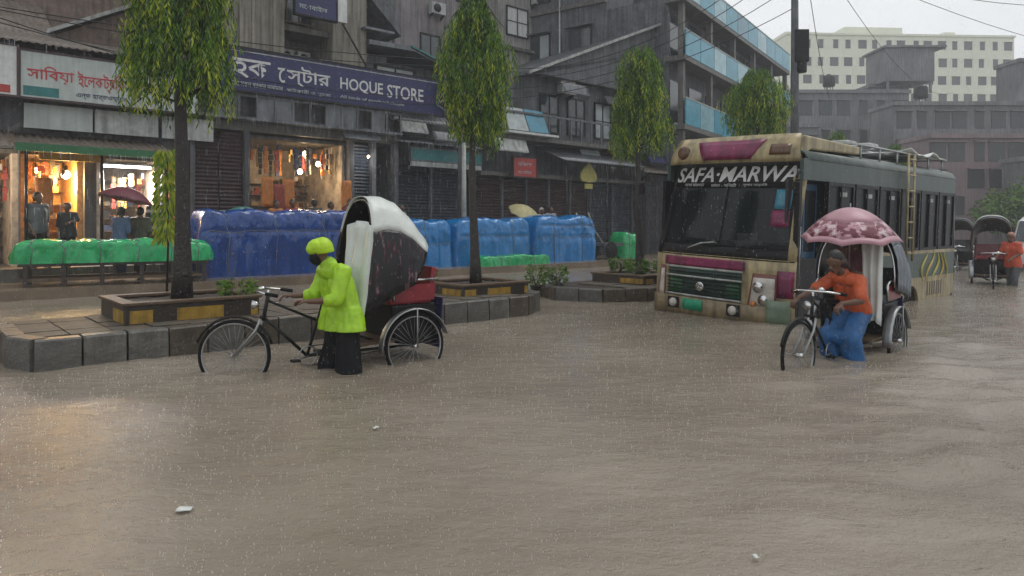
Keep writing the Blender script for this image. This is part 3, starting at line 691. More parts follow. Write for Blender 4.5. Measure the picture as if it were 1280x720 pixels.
# ---- store building in the middle
o, nb = building('store_building', 'concrete store building with beige columns above the long navy shop sign', 9.3, 20.3)
for a0, a1, mm in ((6.0, 7.0, 'brick'), (7.0, 8.72, 'beige'), (10.3, 11.5, 'beige')):
    m = nb(); m.b(a0, a1, 20.3, 24, 4.4, 13, mm); m.done('column')
for x in (7.35, 7.72, 8.35):
    m = nb(); m.b(x, x+.1, 20.22, 20.3, 6.5, 13, 'beige'); m.done('pilaster')
m = nb(); m.b(8.72, 10.3, 21.6, 24, 4.4, 13, 'slate'); m.done('back_wall')
m = nb(); m.b(8.72, 10.3, 20.5, 21.6, 7.45, 7.62, 'conc'); m.done('slab')
m = nb(); m.b(8.72, 10.3, 20.35, 21.6, 5.6, 5.75, 'conc'); m.done('slab')
windowp(nb, 8.9, 10.2, 21.58, 5.9, 7.2, 'wood', 'paleglass', 3, 2)
windowp(nb, 8.9, 10.2, 21.58, 8.0, 9.6, 'wood', 'glass', 3, 2)
m = nb(); m.b(8.72, 10.3, 20.4, 20.46, 6.65, 6.7, 'metal'); m.b(8.72, 10.3, 20.4, 20.46, 5.95, 6.0, 'metal')
for k in range(9): m.bar(m.P(8.8+k*.18, 20.43, 5.75), m.P(8.8+k*.18, 20.43, 6.65), .012, 'metal', 5)
m.done('railing')
m = nb(); m.b(6.0, 12.6, 18.9, 24, .1, .6, 'conc'); m.done('plinth')
shopbox(nb, 7.72, 10.68, 20.4, 23.2, .6, 4.05, 'creamwall', .6)
m = nb(); m.b(5.98, 12.6, 20.1, 24, 4.2, 4.45, 'conc'); m.done('lintel')
for a0, a1 in ((5.97, 6.1), (7.45, 7.6), (10.8, 10.95), (11.6, 11.75), (12.45, 12.6)):
    m = nb(); m.b(a0, a1, 20.1, 20.4, .6, 4.2, 'slate'); m.done('pillar')
roller(nb, 6.12, 6.75, 20.25, .6, 4.15, 'maroon'); roller(nb, 6.8, 7.42, 20.25, .6, 4.15, 'maroon'); roller(nb, 10.98, 11.58, 20.3, .6, 4.15, 'shutter')
m = nb(); m.b(11.78, 12.42, 21.5, 21.6, .6, 4.2, 'dark'); m.done('doorway')
m = nb(); m.b(5.98, 12.5, 19.7, 20.28, 4.47, 4.55, 'tin'); m.b(5.98, 12.5, 19.7, 19.76, 5.12, 5.2, 'tin'); m.b(5.98, 12.5, 20.2, 20.26, 4.55, 5.2, 'slate'); m.done('parapet')
for k in range(13):
    m = nb(); a = 6.05+k*.53; m.b(a, a+.07, 19.7, 19.78, 4.55, 5.12, 'tin'); m.done('baluster')
for k in (1, 3, 4, 7, 8, 10):
    m = nb(); a = 6.05+k*.53; m.b(a+.07, a+.53, 19.73, 19.76, 4.55, 5.12, 'tin'); m.done('infill_panel')
m = nb(); m.prism([(11.5-9.3, 13), (12.9-9.3, 8.2), (12.9-9.3, 7.95), (11.5-9.3, 9.2)], 1, .1, 3, 'slate'); m.done('eave')
m = nb(); m.b(11.3, 12.4, 20.0, 21.5, 7.85, 7.93, 'tin'); m.done('canopy')
m = nb(); m.tube([m.P(10.25, 20.1, 8.3), m.P(11.35, 20.1, 6.7), m.P(11.4, 20.1, 6.5)], .035, 'darkmetal', 8); m.done('drain_pipe')
m = nb(); m.b(10.72, 11.3, 20.36, 23, .6, 4.1, 'slate'); m.done('wall')
for a in (9.0, 9.55):
    m = nb(); m.b(a, a+.42, 21.2, 21.5, 6.7, 7.05, 'offwhite'); m.lathe([(.12, 0), (.12, .02)], m.P(a+.2, 21.19, 6.87), 'darkmetal', 12, 'y'); m.done('air_conditioner')
# ---- dark house with the pale window
o, nb = building('house', 'dark house with a wide pale window behind the end of the navy sign', 13.5, 20.8)
m = nb(); m.b(12.65, 16.0, 20.9, 26, .2, 7.1, 'slate'); m.done('wall')
windowp(nb, 12.15, 13.75, 20.88, 5.9, 7.0, 'darkmetal', 'paleglass', 2, 2, .07)
m = nb(); m.b(11.6, 12.65, 20.9, 26, 4.4, 7.3, 'slate'); m.done('wall')
m = nb(); m.prism([(11.5-13.5, 7.55), (13.2-13.5, 7.6), (15.2-13.5, 7.0), (15.2-13.5, 6.92), (13.2-13.5, 7.45), (11.5-13.5, 7.4)], 1, -.7, 5, 'tin'); m.done('roof')
m = nb(); m.prism([(13.1-13.5, 7.62), (15.25-13.5, 7.03), (15.25-13.5, 6.96), (13.1-13.5, 7.56)], 1, -.76, -.7, 'teal'); m.done('fascia')
roller(nb, 12.8, 14.2, 20.7, .2, 3.6, 'shutter'); roller(nb, 14.35, 15.9, 20.7, .2, 3.6, 'shutter')
m = nb(); m.b(14.22, 14.33, 20.6, 20.9, .2, 3.6, 'slate'); m.done('pillar')
corr(nb, 12.3, 15.9, 19.6, 4.25, 20.9, 4.6, 'tin', 'awning')
corr(nb, 12.3, 14.9, 20.1, 5.0, 20.9, 5.6, 'tin', 'awning')
# ---- long block with the gabled tin roof
o, nb = building('shop_building', 'long dark shop block under a big gabled tin roof behind the blue stacks', 20, 20.3)
m = nb(); m.b(16.0, 28.4, 20.6, 26, 3.4, 7.6, 'slate'); m.done('wall')
gable(nb, 18.2, 7.35, 27.0, 11.0, 29.2, 10.3, 19.7, 27, 'tin', 'slate', 'offwhite', 7.5)
m = nb(); m.b(22.0, 24.9, 20.4, 20.5, 7.7, 8.5, 'white'); m.done('bright_gap_fill')  # white panel added to stand for the bright gap under the roof
for k in range(5):
    a = 16.2+k*1.25; roller(nb, a, a+1.12, 20.4, .2, 3.3, 'maroon' if k != 1 else 'maroon')
    m = nb(); m.b(a+1.13, a+1.24, 20.3, 20.6, .2, 3.4, 'slate'); m.done('pillar')
for k in range(4):
    a = 22.5+k*1.4; roller(nb, a, a+1.25, 20.4, .2, 3.3, 'shutter'); m = nb(); m.b(a+1.27, a+1.38, 20.3, 20.6, .2, 3.4, 'slate'); m.done('pillar')
m = nb(); m.b(16.0, 28.4, 19.9, 20.6, 3.35, 3.5, 'conc'); m.done('lintel')
m = nb(); m.b(16.0, 28.4, 19.6, 20.6, 4.75, 4.9, 'conc'); m.done('balcony_slab')
for k in range(20):
    m = nb(); a = 16.1+k*.62; m.b(a, a+.05, 19.62, 19.67, 4.9, 5.75, 'tin'); m.done('baluster')
m = nb(); m.b(16.0, 28.4, 19.6, 19.68, 5.75, 5.82, 'tin'); m.done('handrail')
for k, pn in enumerate(('paleglass', 'blueglass')):
    m = nb(); a = 16.9+k*1.05; m.prism([(-.95, 5.05), (-.55, 5.95), (-.52, 5.95), (-.92, 5.05)], 0, a-20, a+1.0-20, pn); m.done('glass_panel')
m = nb(); m.b(16.8, 19.4, 19.25, 20.5, 4.92, 5.0, 'white'); m.done('ledge')
for k, a in enumerate((19.6, 21.2, 22.9, 24.6, 26.3)):
    windowp(nb, a, a+1.1, 20.57, 5.3, 6.9, 'darkmetal', 'glass' if k != 2 else 'paleglass', 2, 2)
corr(nb, 19.3, 24.2, 18.8, 4.0, 20.6, 4.7, 'tin', 'awning'); corr(nb, 24.4, 28.2, 18.9, 3.8, 20.6, 4.5, 'brownroof', 'awning')
for a in (19.5, 21.9, 24.3, 26.6):
    m = nb(); m.bar(m.P(a, 18.95, .2), m.P(a, 18.95, 4.0), .04, 'darkmetal', 8); m.done('awning_post')
m = nb(); m.b(24.9, 25.25, 20.1, 20.3, 3.6, 7.2, 'tin'); m.done('downpipe')
# ---- tall grey block behind
o, nb = building('apartment_block', 'tall weathered grey block rising behind the gabled tin roof', 22, 26.5)
m = nb(); m.b(12.2, 22.4, 27.2, 36, 0, 22, mat('mauve_grey_wall', (.24, .215, .22), .8, .35, 1.2, bump=.3, streak=.5)); m.done('wall')
m = nb(); m.b(22.4, 38, 26.5, 36, 0, 22, 'greywall'); m.done('wall')
for a in (22.9, 26.2, 30.2, 34.2):
    for z in (11.1, 14.4, 17.6):
        windowp(nb, a, a+1.5, 26.48, z, z+1.5, 'darkmetal', 'white' if (a, z) == (22.9, 11.1) else 'glass', 2, 2, .07)
for a in (13.3, 15.6, 18.2, 20.3):
    for z in (9.2, 12.4, 15.6):
        windowp(nb, a, a+1.2, 27.18, z, z+1.3, 'darkmetal', 'paleglass' if z == 12.4 and a < 18 else 'glass', 2, 1, .07)
for z in (10.6, 13.9, 17.1):
    m = nb(); m.b(22.3, 38, 26.2, 26.5, z-.25, z-.1, 'conc'); m.done('ledge')
for a in (25.1, 29.3, 33.2):
    m = nb(); m.b(a, a+.3, 26.3, 26.5, 0, 22, 'greywall'); m.done('pilaster')
m = nb(); m.b(29.6, 32.6, 25.4, 26.2, 11.7, 11.8, 'conc'); m.b(29.6, 32.6, 25.4, 25.44, 12.5, 12.54, 'darkmetal'); m.done('balcony')
random.seed(5)
for k in range(6):
    a = 29.7+k*.45; q = MB(); q.grid([[Vector((i*.1, .02*math.sin(j+i), -j*.13)) for j in range(8)] for i in range(4)], [pm('laundry_red', (.32, .06, .05)), pm('laundry_rose', (.3, .14, .14)), pm('laundry_grey', (.16, .16, .17))][k % 3])
    tag(q.build('laundry', loc=W(a, 25.4, 13.2), rot=(0, 0, A0), solid=.01), ['dull red cloth', 'rose cloth', 'grey cloth', 'dark red shirt', 'pale rose sheet', 'small grey towel'][k]+' hung on the high balcony of the grey block', 'laundry', 'laundry on the high balcony')
# ---- aqua glass building
AB = thing('office_building', 'grey office building with aqua glass bands stepping toward the bus', 'building', (8.3, 32, 0), R(55))
def ab(x0, x1, y0, y1, z0, z1, m_, name): m = MB(); m.box(x0, x1, y0, y1, z0, z1, m_); return m.build(name, AB)
ab(-.6, 17.6, .9, 12, 0, 12.0, 'slate', 'wall'); ab(-1.2, 17.7, -.1, .9, 11.55, 11.75, 'conc', 'slab')
for z in (8.9, 5.8, 2.9): ab(-1.2, 17.7, -.1, .9, z, z+.22, 'conc', 'slab')
for z, hh_ in ((11.75, 1.1), (9.12, 1.1), (6.02, 1.15), (3.12, 1.1)):
    for k in range(10):
        a = -1.1+k*1.88; mm = ('aqua', 'aquapale', 'aqua', 'aquapale', 'aqua', 'blueglass', 'aqua', 'aquapale', 'aqua', 'aqua')[(k+int(z)) % 10]
        if z == 9.12 and k < 2: mm = 'aqua'
        ab(a, a+1.82, -.12, -.06, z, z+hh_, mm, 'glass_panel')
    ab(-1.2, 17.72, -.14, -.04, z+hh_, z+hh_+.06, 'offwhite', 'handrail')
for k in range(8):
    a = -.6+k*2.4
    for z in (9.3, 6.2, 3.3): ab(a, a+1.7, .84, .9, z, z+2, 'glass', 'window')
for k in range(6): ab(-.9+k*3.7, -.65+k*3.7, .1, .35, 0, 11.55, 'conc', 'column')
ab(4.5, 12.5, 3, 9, 12, 15.2, 'slate', 'roof_room'); ab(4.2, 12.8, 2.5, 9.4, 15.2, 15.4, 'conc', 'roof_slab')
for k in range(3): ab(12.5+k*.0, 12.6, 2.8+k*2.8, 3.0+k*2.8, 12.0, 15.2, 'darkmetal', 'post')
ab(-.75, 2.2, 4, 12, 0, 16, 'slate', 'stair_tower')
for z in (3, 6.1, 9.2, 12.3): ab(-.9, -.75, 4, 12, z, z+.2, 'conc', 'ledge')
for z in (3.6, 6.7, 9.8, 12.9):
    for y in (4.8, 7.2, 9.6):
        ab(-.81, -.75, y, y+1.3, z, z+1.5, 'darkmetal', 'window_frame'); ab(-.83, -.81, y+.08, y+.6, z+.08, z+1.42, 'paleglass' if (z, y) in ((6.7, 4.8), (9.8, 7.2)) else 'glass', 'pane'); ab(-.83, -.81, y+.7, y+1.22, z+.08, z+1.42, 'glass', 'pane')
        ab(-1.15, -.81, y-.1, y+1.4, z+1.5, z+1.56, 'tin', 'sunshade')
for y in (6.6, 11.6):
    m = MB(); m.bar((-.85, y, 0), (-.85, y, 15.5), .06, 'metal', 6); m.build('drain_pipe', AB)
# ---- clutter fixed to the shop fronts
def fixed(B, name, label, cat, s_, t_, z, build):
    o_ = sthing(name, label, cat, s_, t_, z); build(o_); return o_
def ac(o_):
    m = MB(); m.box(-.4, .4, -.15, .15, 0, .55, 'offwhite'); m.build('casing', o_, bevel=.02)
    m = MB(); m.lathe([(.2, -.17), (.21, -.16), (.2, -.15)], (-.1, 0, .28), 'darkmetal', 16, 'y'); m.build('fan_grille', o_)
    for x in (-.35, .3): m = MB(); m.prism([(-.15, 0), (.2, 0), (.2, -.2)], 0, x, x+.04, 'darkmetal'); m.build('bracket', o_)
for k, (s_, t_, z) in enumerate(((20.9, 20.3, 6.95), (25.9, 20.3, 5.1), (14.3, 20.65, 5.9), (16.4, 20.35, 5.3), (24.9, 26.2, 12.9), (19.0, 26.9, 11.4), (28.4, 26.2, 15.8))):
    fixed(None, 'air_conditioner', ['air conditioner high under the gabled tin roof', 'air conditioner low at the far end of the tin-roofed block', 'air conditioner right of the wide pale window', 'air conditioner left of the glass panels on the balcony', 'air conditioner beside the white window of the grey block', 'air conditioner on the mauve grey wall', 'air conditioner high on the grey block near the office building'][k], 'air conditioner', s_, t_, z, ac)
random.seed(77)
def sheet(mm, w_, h_):
    def f_(o_):
        m = MB(); m.grid([[Vector((w_*i/8, -.05-.35*j/6*.6+.01*math.sin(i*2), -h_*j/6)) for j in range(7)] for i in range(9)], mm); m.build('sheet', o_, solid=.01)
        m = MB(); m.bar((0, 0, 0), (w_, 0, 0), .02, 'wood', 5); m.build('batten', o_)
        for x in (0.05, w_-.05): m = MB(); m.bar((x, 0, -h_*1.2), (x, -.3, -h_), .015, 'darkmetal', 4); m.build('strut', o_)
    return f_
CL = [(12.5, 20.0, 5.0, 1.1, .4, 'offwhite', 'grimy white sheet awning right of the end of the navy sign'), (13.8, 19.9, 4.75, 1.2, .35, 'tin', 'small tin awning above the teal fascia'), (16.2, 19.5, 4.7, 1.6, .5, 'offwhite', 'grimy pale awning over the square red sign'),
 (19.7, 19.5, 7.2, 1.5, .45, 'tin', 'tin sunshade under the left eave of the gabled roof'), (21.5, 20.2, 4.72, 1.2, .3, 'paleglass', 'pale panel awning right of the glass panels'), (23.2, 20.3, 7.2, 2.4, .4, 'slate', 'dark sunshade below the white panel standing for the bright gap in the gable'), (25.2, 19.5, 4.7, 1.3, .4, 'signblue', 'dark blue awning at the far end of the tin-roofed block'), (26.8, 19.4, 6.3, 1.1, .5, 'offwhite', 'pale awning at the top of the far end of the block'), (10.4, 19.9, 4.42, 1.3, .22, 'tin', 'short tin strip awning at the right of the store opening')]
for (s_, t_, z, w_, h_, mm, lb) in CL: fixed(None, 'awning', lb, 'awning', s_, t_, z, sheet(mm, w_, h_))
def tank(o_):
    m = MB(); m.lathe([(.55, 0), (.6, .1), (.6, .95), (.45, 1.15), (.2, 1.2), (.2, 1.28), (0, 1.3)], (0, 0, .5), 'black', 18); m.build('tank', o_)
    for a in range(4): x, y = .4*math.cos(a*1.57+.78), .4*math.sin(a*1.57+.78); m = MB(); m.bar((x, y, 0), (x, y, .5), .04, 'darkmetal', 5); m.build('leg', o_)
for k, (x, y, z) in enumerate(((14.5, 40, 15.4), (33, 72.5, 15.5), (37, 63, 12.5), (43, 51, 6.6))):
    tank(thing('water_tank', ['black water tank on the office building roof room', 'black water tank on the dark block left of the rooftop room', 'black water tank on the grey block behind the rear of the bus', 'black water tank on the low two storey building at right'][k], 'water tank', (x, y, z)))
# ---- far buildings
def far(name, label, x0, x1, y, zt, m_, rows, cols, zb=3, depth=14, rz=0, win=(1.3, 1.5), seed=0, wm_='farwin'):
    o = thing(name, label, 'building', ((x0+x1)/2, y, 0), rz); w_ = (x1-x0)/2; random.seed(seed)
    m = MB(); m.box(-w_, w_, 0, depth, -.2, zt, m_); m.build('wall', o)
    m = MB(); m.box(-w_-.15, w_+.15, -.3, depth+.2, zt, zt+.35, m_); m.build('cornice', o)
    f = MB(); f.box(-win[0]/2, win[0]/2, -.03, .02, -win[1]/2, win[1]/2, wm_); f.box(-win[0]/2-.1, win[0]/2+.1, -.35, -.03, win[1]/2, win[1]/2+.1, m_); fm = f.mesh('window')
    for r_ in range(rows):
        for c_ in range(cols):
            if random.random() < .07: continue
            place('window', fm, o, loc=(-w_+(c_+.5)*2*w_/cols+random.uniform(-.2, .2), -.02, zb+(r_+.5)*(zt-zb)/rows), scale=(random.choice((1, 1, .6)), 1, 1))
    return o
cb = far('apartment_building', 'long cream apartment building farthest away under the pale sky', 49, 91, 125, 35.6, 'cream', 10, 17, 4, rz=R(3), win=(1.5, 1.5), seed=1)
for (x0, x1, z0, z1) in ((-9, 2, 35.95, 38), (-20, -14, 35.95, 37), (10, 12, 35.95, 37.3)):
    m = MB(); m.box(x0, x1, 3, 10, z0, z1, 'cream'); m.build('roof_room', cb)
far('building', 'dark weathered block left of centre in front of the cream building', 27.5, 41, 72, 15.2, 'fargrey', 4, 7, 3, depth=4, seed=2)
far('building', 'narrow dark tower with a water tank room rising in front of the cream building', 38.0, 42.2, 74, 16.2, 'fargrey', 4, 2, 3, seed=3)
tw = thing('rooftop_room', 'dark rooftop room on stilts standing above the grey roofs', 'building', (40.9, 71.5, 15.2))
m = MB(); m.box(-2.5, 2.5, 0, 4, 1.2, 4.6, 'fargrey'); m.build('wall', tw)
for xx in (-2.3, 2.1):
    m = MB(); m.box(xx, xx+.2, .1, .3, 0, 1.2, 'fargrey'); m.build('post', tw)
m = MB(); m.box(-2.8, 3.6, -.3, 4.3, 4.6, 4.8, 'fargrey'); m.build('roof', tw)
far('building', 'grey block with faded reddish panels behind the rear of the bus', 34, 46, 62, 12.2, 'fargrey', 4, 7, 2, depth=4, seed=4)
pk = far('building', 'low pinkish building in the hazy row behind the bus', 33, 42, 55, 8.4, 'farpink', 3, 6, 2, depth=4, seed=5)
far('building', 'stepped grey building at the right edge, top step', 48, 75, 66, 17.0, 'fargrey', 5, 11, 2, depth=3, seed=6)
far('building', 'stepped grey building at the right edge, lower step', 45, 53, 64, 12.6, 'fargrey', 4, 4, 2, depth=3, seed=7)
far('building', 'low shed-like building at the end of the flooded street', 26, 34, 58, 7.2, 'fargrey', 2, 5, 2, seed=8)
far('building', 'grey block just right of the aqua glass building', 20, 29, 66, 10.8, 'fargrey', 3, 5, 2, seed=9)
far('building', 'low two storey grey building at the right, across the flooded street', 38, 60, 50, 6.3, 'fargrey', 2, 12, 1.5, depth=4, seed=10)
for k, (x, y, r_) in enumerate(((29.5, 41, 2.2), (34, 43, 2.6))):
    o = thing('tree', ['hazy round tree at the right beyond the rickshaws', 'larger hazy tree at the right frame edge'][k], 'tree', (x, y, -.1), 0)
    m = MB(); m.tube([(0, 0, 0), (.1, 0, 1.4), (0, .1, 3)], [.2, .15, .08], 'bark', 8); m.build('trunk', o); random.seed(60+k)
    V, F, MI = [], [], []
    cl = [Vector((random.uniform(-1, 1)*r_*.7, random.uniform(-1, 1)*r_*.7, 2.9+random.uniform(-.8, .8)*r_*.5)) for _ in range(14)]
    for i in range(2600):
        c = random.choice(cl); d = Vector([random.gauss(0, 1) for _ in range(3)]).normalized(); leaf_geo(V, F, MI, c+d*random.uniform(.3, .85), d+Vector((0, 0, -.5)), .3, .13, random.choice((0, 0, 1)))
    me = bpy.data.meshes.new('crown'); me.from_pydata(V, [], F); [me.materials.append(q) for q in LF]; me.polygons.foreach_set('material_index', MI); place('crown', me, o)

# ================================================================== SIGNS
def signboard(label, s0, s1, t, z0, z1, face, frame='darkmetal', th=.12, name='signboard', cat='sign'):
    o = sthing(name, label, cat, s0, t, 0)
    m = MB(); m.box(0, s1-s0, 0, th, z0, z1, face); m.build('board', o)
    for (x0, x1, a, b_) in ((-.04, s1-s0+.04, z0-.05, z0), (-.04, s1-s0+.04, z1, z1+.05), (-.04, 0, z0, z1), (s1-s0, s1-s0+.04, z0, z1)):
        m = MB(); m.box(x0, x1, -.02, th+.01, a, b_, frame); m.build('frame', o)
    return o
def st(o, body, x, z, wd, h, m_, bold=.0, shear=0, ext=.004): return text(body, 1, m_, o, (x, -.006, z), (R(90), 0, 0), ext, shear, bold, width=wd, height=h)
o = signboard('long navy shop sign with white Bengali lettering and the words HOQUE STORE', 6.05, 14.05, 19.55, 5.25, 6.42, 'signblue', 'darkmetal')
st(o, 'হক', .85, 5.60, 1.08, .54, 'white', .012); st(o, 'ে', 2.15, 5.62, .28, .46, 'white', .012); st(o, 'স্টার', 2.42, 5.56, 1.36, .60, 'white', .010)
st(o, 'HOQUE', 4.12, 5.62, 1.5, .42, 'white', .012); st(o, 'STORE', 5.78, 5.62, 1.4, .42, 'white', .012)
st(o, 'এখানে সকল পরকার মালামাল', .7, 5.36, 1.6, .14, 'signwhite'); st(o, 'পাইকারী ও খুচরা', 2.4, 5.36, 1.4, .14, 'signwhite'); st(o, 'All kinds of goods wholesale', 4.12, 5.38, 2.3, .12, 'signwhite')
m = MB(); m.box(0.1, 7.9, -.01, -.004, 6.33, 6.36, 'offwhite'); m.build('trim_line', o)
o = signboard('grey white shop sign with red Bengali lettering left of the tallest tree', 2.1, 6.0, 19.55, 4.46, 5.52, 'signwhite', 'maroon')
st(o, 'সািবয়া', .12, 4.84, .94, .38, 'redtext', .010); st(o, 'ইেলকট্রিক', 1.14, 4.74, 1.04, .46, 'redtext', .008)
st(o, 'ফোন', 2.28, 4.8, .55, .3, 'black', .02)
st(o, 'এন্ড হার্ডওয়্যার', 1.1, 4.54, 1.1, .14, 'signblue', .004); m = MB(); m.box(.05, .75, -.005, -.001, 4.5, 4.72, 'teal'); m.build('printed_patch', o)
o = signboard('blank glaring white panel at the far left edge, beside the sign with red letters', -1.4, 2.02, 19.5, 4.46, 5.58, 'white', 'maroon')
m = MB(); m.box(0.2, 3.3, -.006, -.001, 4.5, 4.68, 'red'); m.build('printed_band', o)
o = signboard('small navy sign hanging high between the beige columns', 8.72, 10.02, 19.5, 7.72, 9.1, 'signblue', 'black'); st(o, 'হক স্টোর', .1, 8.3, 1.0, .3, 'white', .006); st(o, 'মোবাইল', .1, 7.88, .9, .18, 'signwhite')
m = MB(); m.box(1.34, 1.66, 0, .12, 7.72, 9.1, 'white'); m.build('side_panel', o)
o = signboard('teal shop fascia over the dark blue shutters, left of the second tree', 13.0, 16.0, 19.9, 3.72, 4.1, 'teal', 'tin'); m = MB(); m.box(0, 3, -.02, .1, 3.5, 3.66, 'offwhite'); m.build('lower_board', o)
o = signboard('square red sign under the balcony just right of the second tree', 17.35, 18.5, 19.6, 3.35, 4.05, 'red', 'maroon')
st(o, 'বিকাশ', .2, 3.75, .7, .16, 'signwhite'); st(o, 'মোবাইল', .2, 3.45, .7, .14, 'signwhite')
o = sthing('hanging_sign', 'yellow leaf-shaped sign on a post above the square blue stack', 'sign', 21.3, 19.4, 0)
m = MB(); pr = [(0, .98), (.1, .78), (.3, .62), (.46, .4), (.5, .2), (.4, .05), (0, 0), (-.4, .05), (-.5, .2), (-.46, .4), (-.3, .62), (-.1, .78)]
m.prism([(x, 3.25+z*.95) for x, z in pr], 1, 0, .08, 'yellowsign'); m.build('board', o, bevel=.01)
m = MB(); m.box(-.22, .22, 0, .08, 3.0, 3.2, 'yellowsign'); m.build('lower_board', o); m = MB(); m.bar((0, .12, .2), (0, .12, 4.0), .03, 'darkmetal', 8); m.build('post', o)
# poles, cables
def pole(label, x, y, h, r, m_='conc', arms=()):
    o = thing('utility_pole', label, 'pole', (x, y, -.2)); m = MB(); m.tube([(0, 0, 0), (0, 0, h*.5), (0, 0, h)], [r*1.15, r, r*.8], m_, 10); m.build('pole', o)
    for z, ln in arms:
        m = MB(); m.box(-ln, ln, -.05, .05, z, z+.09, 'darkmetal', M=Matrix.Rotation(A0, 4, 'Z')); m.build('crossarm', o)
        for k in (-.9, -.3, .3, .9):
            m = MB(); m.lathe([(.03, 0), (.05, .03), (.03, .06), (.05, .09), (.02, .14)], Matrix.Rotation(A0, 3, 'Z') @ Vector((k*ln, 0, z+.09)), 'offwhite', 8); m.build('insulator', o)
    return o
P1 = pole('dark electricity pole with a black box standing behind the bus front', 9.75, 24.0, 13, .13, 'slate', ((10.8, .9), (12.2, .9)))
m = MB(); m.box(-.05, .42, -.2, .15, 7.3, 8.4, 'black'); m.lathe([(.2, 0), (.2, .5)], (.2, -.02, 6.95), 'black', 10); m.build('transformer_box', P1, bevel=.02)
q = W(14.45, 18.9); P2 = pole('pale lamp post in front of the teal fascia', q.x, q.y, 4.5, .085, 'offwhite')
q = W(14.6, 19.3); P3 = pole('dark utility pole crowded with cables at the right end of the navy sign', q.x, q.y, 8.4, .09, 'slate', ((7.2, .7), (5.8, .6)))
random.seed(3)
cl = MB()
for i in range(36):
    a = Vector([random.uniform(-.45, .45), random.uniform(-.2, .2), random.uniform(-.5, .5)]); cl.tube([a+Vector((0.3*math.cos(u*.9+i), .15*math.sin(u+i), .22*math.sin(u*.9+i*1.3))) for u in range(8)], .014, random.choice(['black', 'black', 'offwhite', 'metal']), 4)
tag(cl.build('cable_bundle', loc=W(14.3, 19.0, 6.0)), 'tangled bundle of cables and junction boxes on the dark pole by the navy sign', 'cables')
for z, a in ((5.8, .5), (5.4, -.3)): pass
def cable(label, p, q, sag, r=.012, group='overhead cables'):
    p, q = Vector(p), Vector(q); c = (p+q)/2; m = MB()
    m.tube([p.lerp(q, i/16)-c-Vector((0, 0, sag*4*(i/16)*(1-i/16))) for i in range(17)], r, 'black', 4); return tag(m.build('overhead_cable', loc=c), label, 'cable', group)
top = Vector((9.75, 24, 0))
ends = [((30, 20, 13.5), 12.2, .8), ((34, 26, 12.5), 12.0, 1.0), ((32, 14, 15), 12.2, 1.1), ((40, 40, 15.5), 10.9, 1.6), ((45, 46, 12.6), 10.8, 1.2), ((22, 55, 12), 12.0, .9), ((26, 56, 11), 10.7, 1.4), ((38, 60, 13), 12.1, 2), ((60, 55, 22), 12.1, 1.2), ((50, 30, 19), 11, 1.0), ((60, 40, 20.5), 12.2, .6), ((48, 24, 17.5), 11.6, .9), ((70, 60, 24), 12.2, 1.5), ((44, 30, 13.8), 10.2, 1.3)]
lab_ = [x+' cable across the pale sky, strung from the pole behind the bus' for x in ('steep right-hand', 'long sagging right-hand', 'topmost right-hand', 'low right-hand', 'lowest right-hand', 'near vertical thin', 'second near vertical thin', 'middle sagging', 'flattest right-hand', 'second flattest right-hand', 'high slack right-hand', 'thin rising right-hand', 'farthest reaching high', 'low drooping right-hand')]
for i, (e, z, sg) in enumerate(ends): cable(lab_[i], top+Vector((random.uniform(-.6, .6), random.uniform(-.5, .5), z)), e, sg, .014, 'cables across the sky from the pole behind the bus')
for i, (s_, t_, z) in enumerate(((14.6, 19.3, 7.2), (14.6, 19.3, 7.0), (14.6, 19.3, 5.9), (14.6, 19.3, 5.7))): cable(('topmost', 'second from top', 'third from top', 'lowest')[i]+' cable running along the shop fronts above the signs', W(s_, t_, z), W(-6+i, 19.2+i*.1, 6.6+i*.3), .5+.2*i, .013, 'cables along the shop fronts')
for i in range(4): cable(('lowest', 'second lowest', 'second highest', 'highest')[i]+' cable sagging from the shop pole to the pole behind the bus', W(14.6, 19.3, 5.8+i*.45), top+Vector((0, 0, 9+i*.8)), .8+.3*i, .013, 'cables between the two poles')


# ================================================================== SHOP LIGHTS AND GOODS
lamp('bright bulb in the shop at the left frame edge', .9, 19.9, 2.95, .10, 130, (1, .82, .65))
lamp('yellow glaring bulb in the narrow orange lit shop', 3.15, 20.6, 2.75, .11, 180, (1, .62, .22))
lamp('second warm bulb hung low in the orange lit shop', 2.55, 20.9, 2.85, .07, 40, (1, .5, .2))
for i, (s_, t_, z, pw_) in enumerate(((9.65, 20.9, 3.75, 30), (9.35, 20.6, 3.15, 34), (10.1, 20.9, 3.45, 20))):
    lamp(['highest bulb in the store under the navy sign', 'lowest bulb in the store under the navy sign', 'right hand bulb in the store under the navy sign'][i], s_, t_, z, .085, pw_, (1, .72, .42))
lamp('small white bulb hanging outside the store, right of its opening', 11.35, 19.9, 3.7, .045, 14, (1, .95, .85))
o = sthing('tube_lamp', 'white tube lamp across the top of the white lit shop', 'lamp', 4.5, 20.5, 3.02)
m = MB(); m.bar((-.58, 0, 0), (.58, 0, 0), .035, 'tube', 8); m.build('tube', o); m = MB(); m.box(-.62, .62, -.03, .03, .04, .09, 'offwhite'); m.build('fitting', o)
ld = bpy.data.lights.new('shop_light', 'AREA'); ld.shape = 'RECTANGLE'; ld.size = 1.1; ld.size_y = .1; ld.energy = 190; ld.color = (1, .93, .88); lo = bpy.data.objects.new('shop_light', ld); sc.collection.objects.link(lo); lo.parent = o; lo.location = (0, 0, -.06)
goods('shelves of small goods in the leftmost lit shop', -.1, 2.0, 22.2, 22.6, .6, 2.9, 70, GM, 1)
goods('shelves of bright goods in the orange lit shop', 2.3, 3.34, 22.2, 22.6, .6, 2.9, 60, GM, 2, (.05, .16))
goods('shelves of goods in the white lit shop', 3.9, 5.1, 22.2, 22.6, .6, 2.8, 60, GM, 3, (.05, .2))
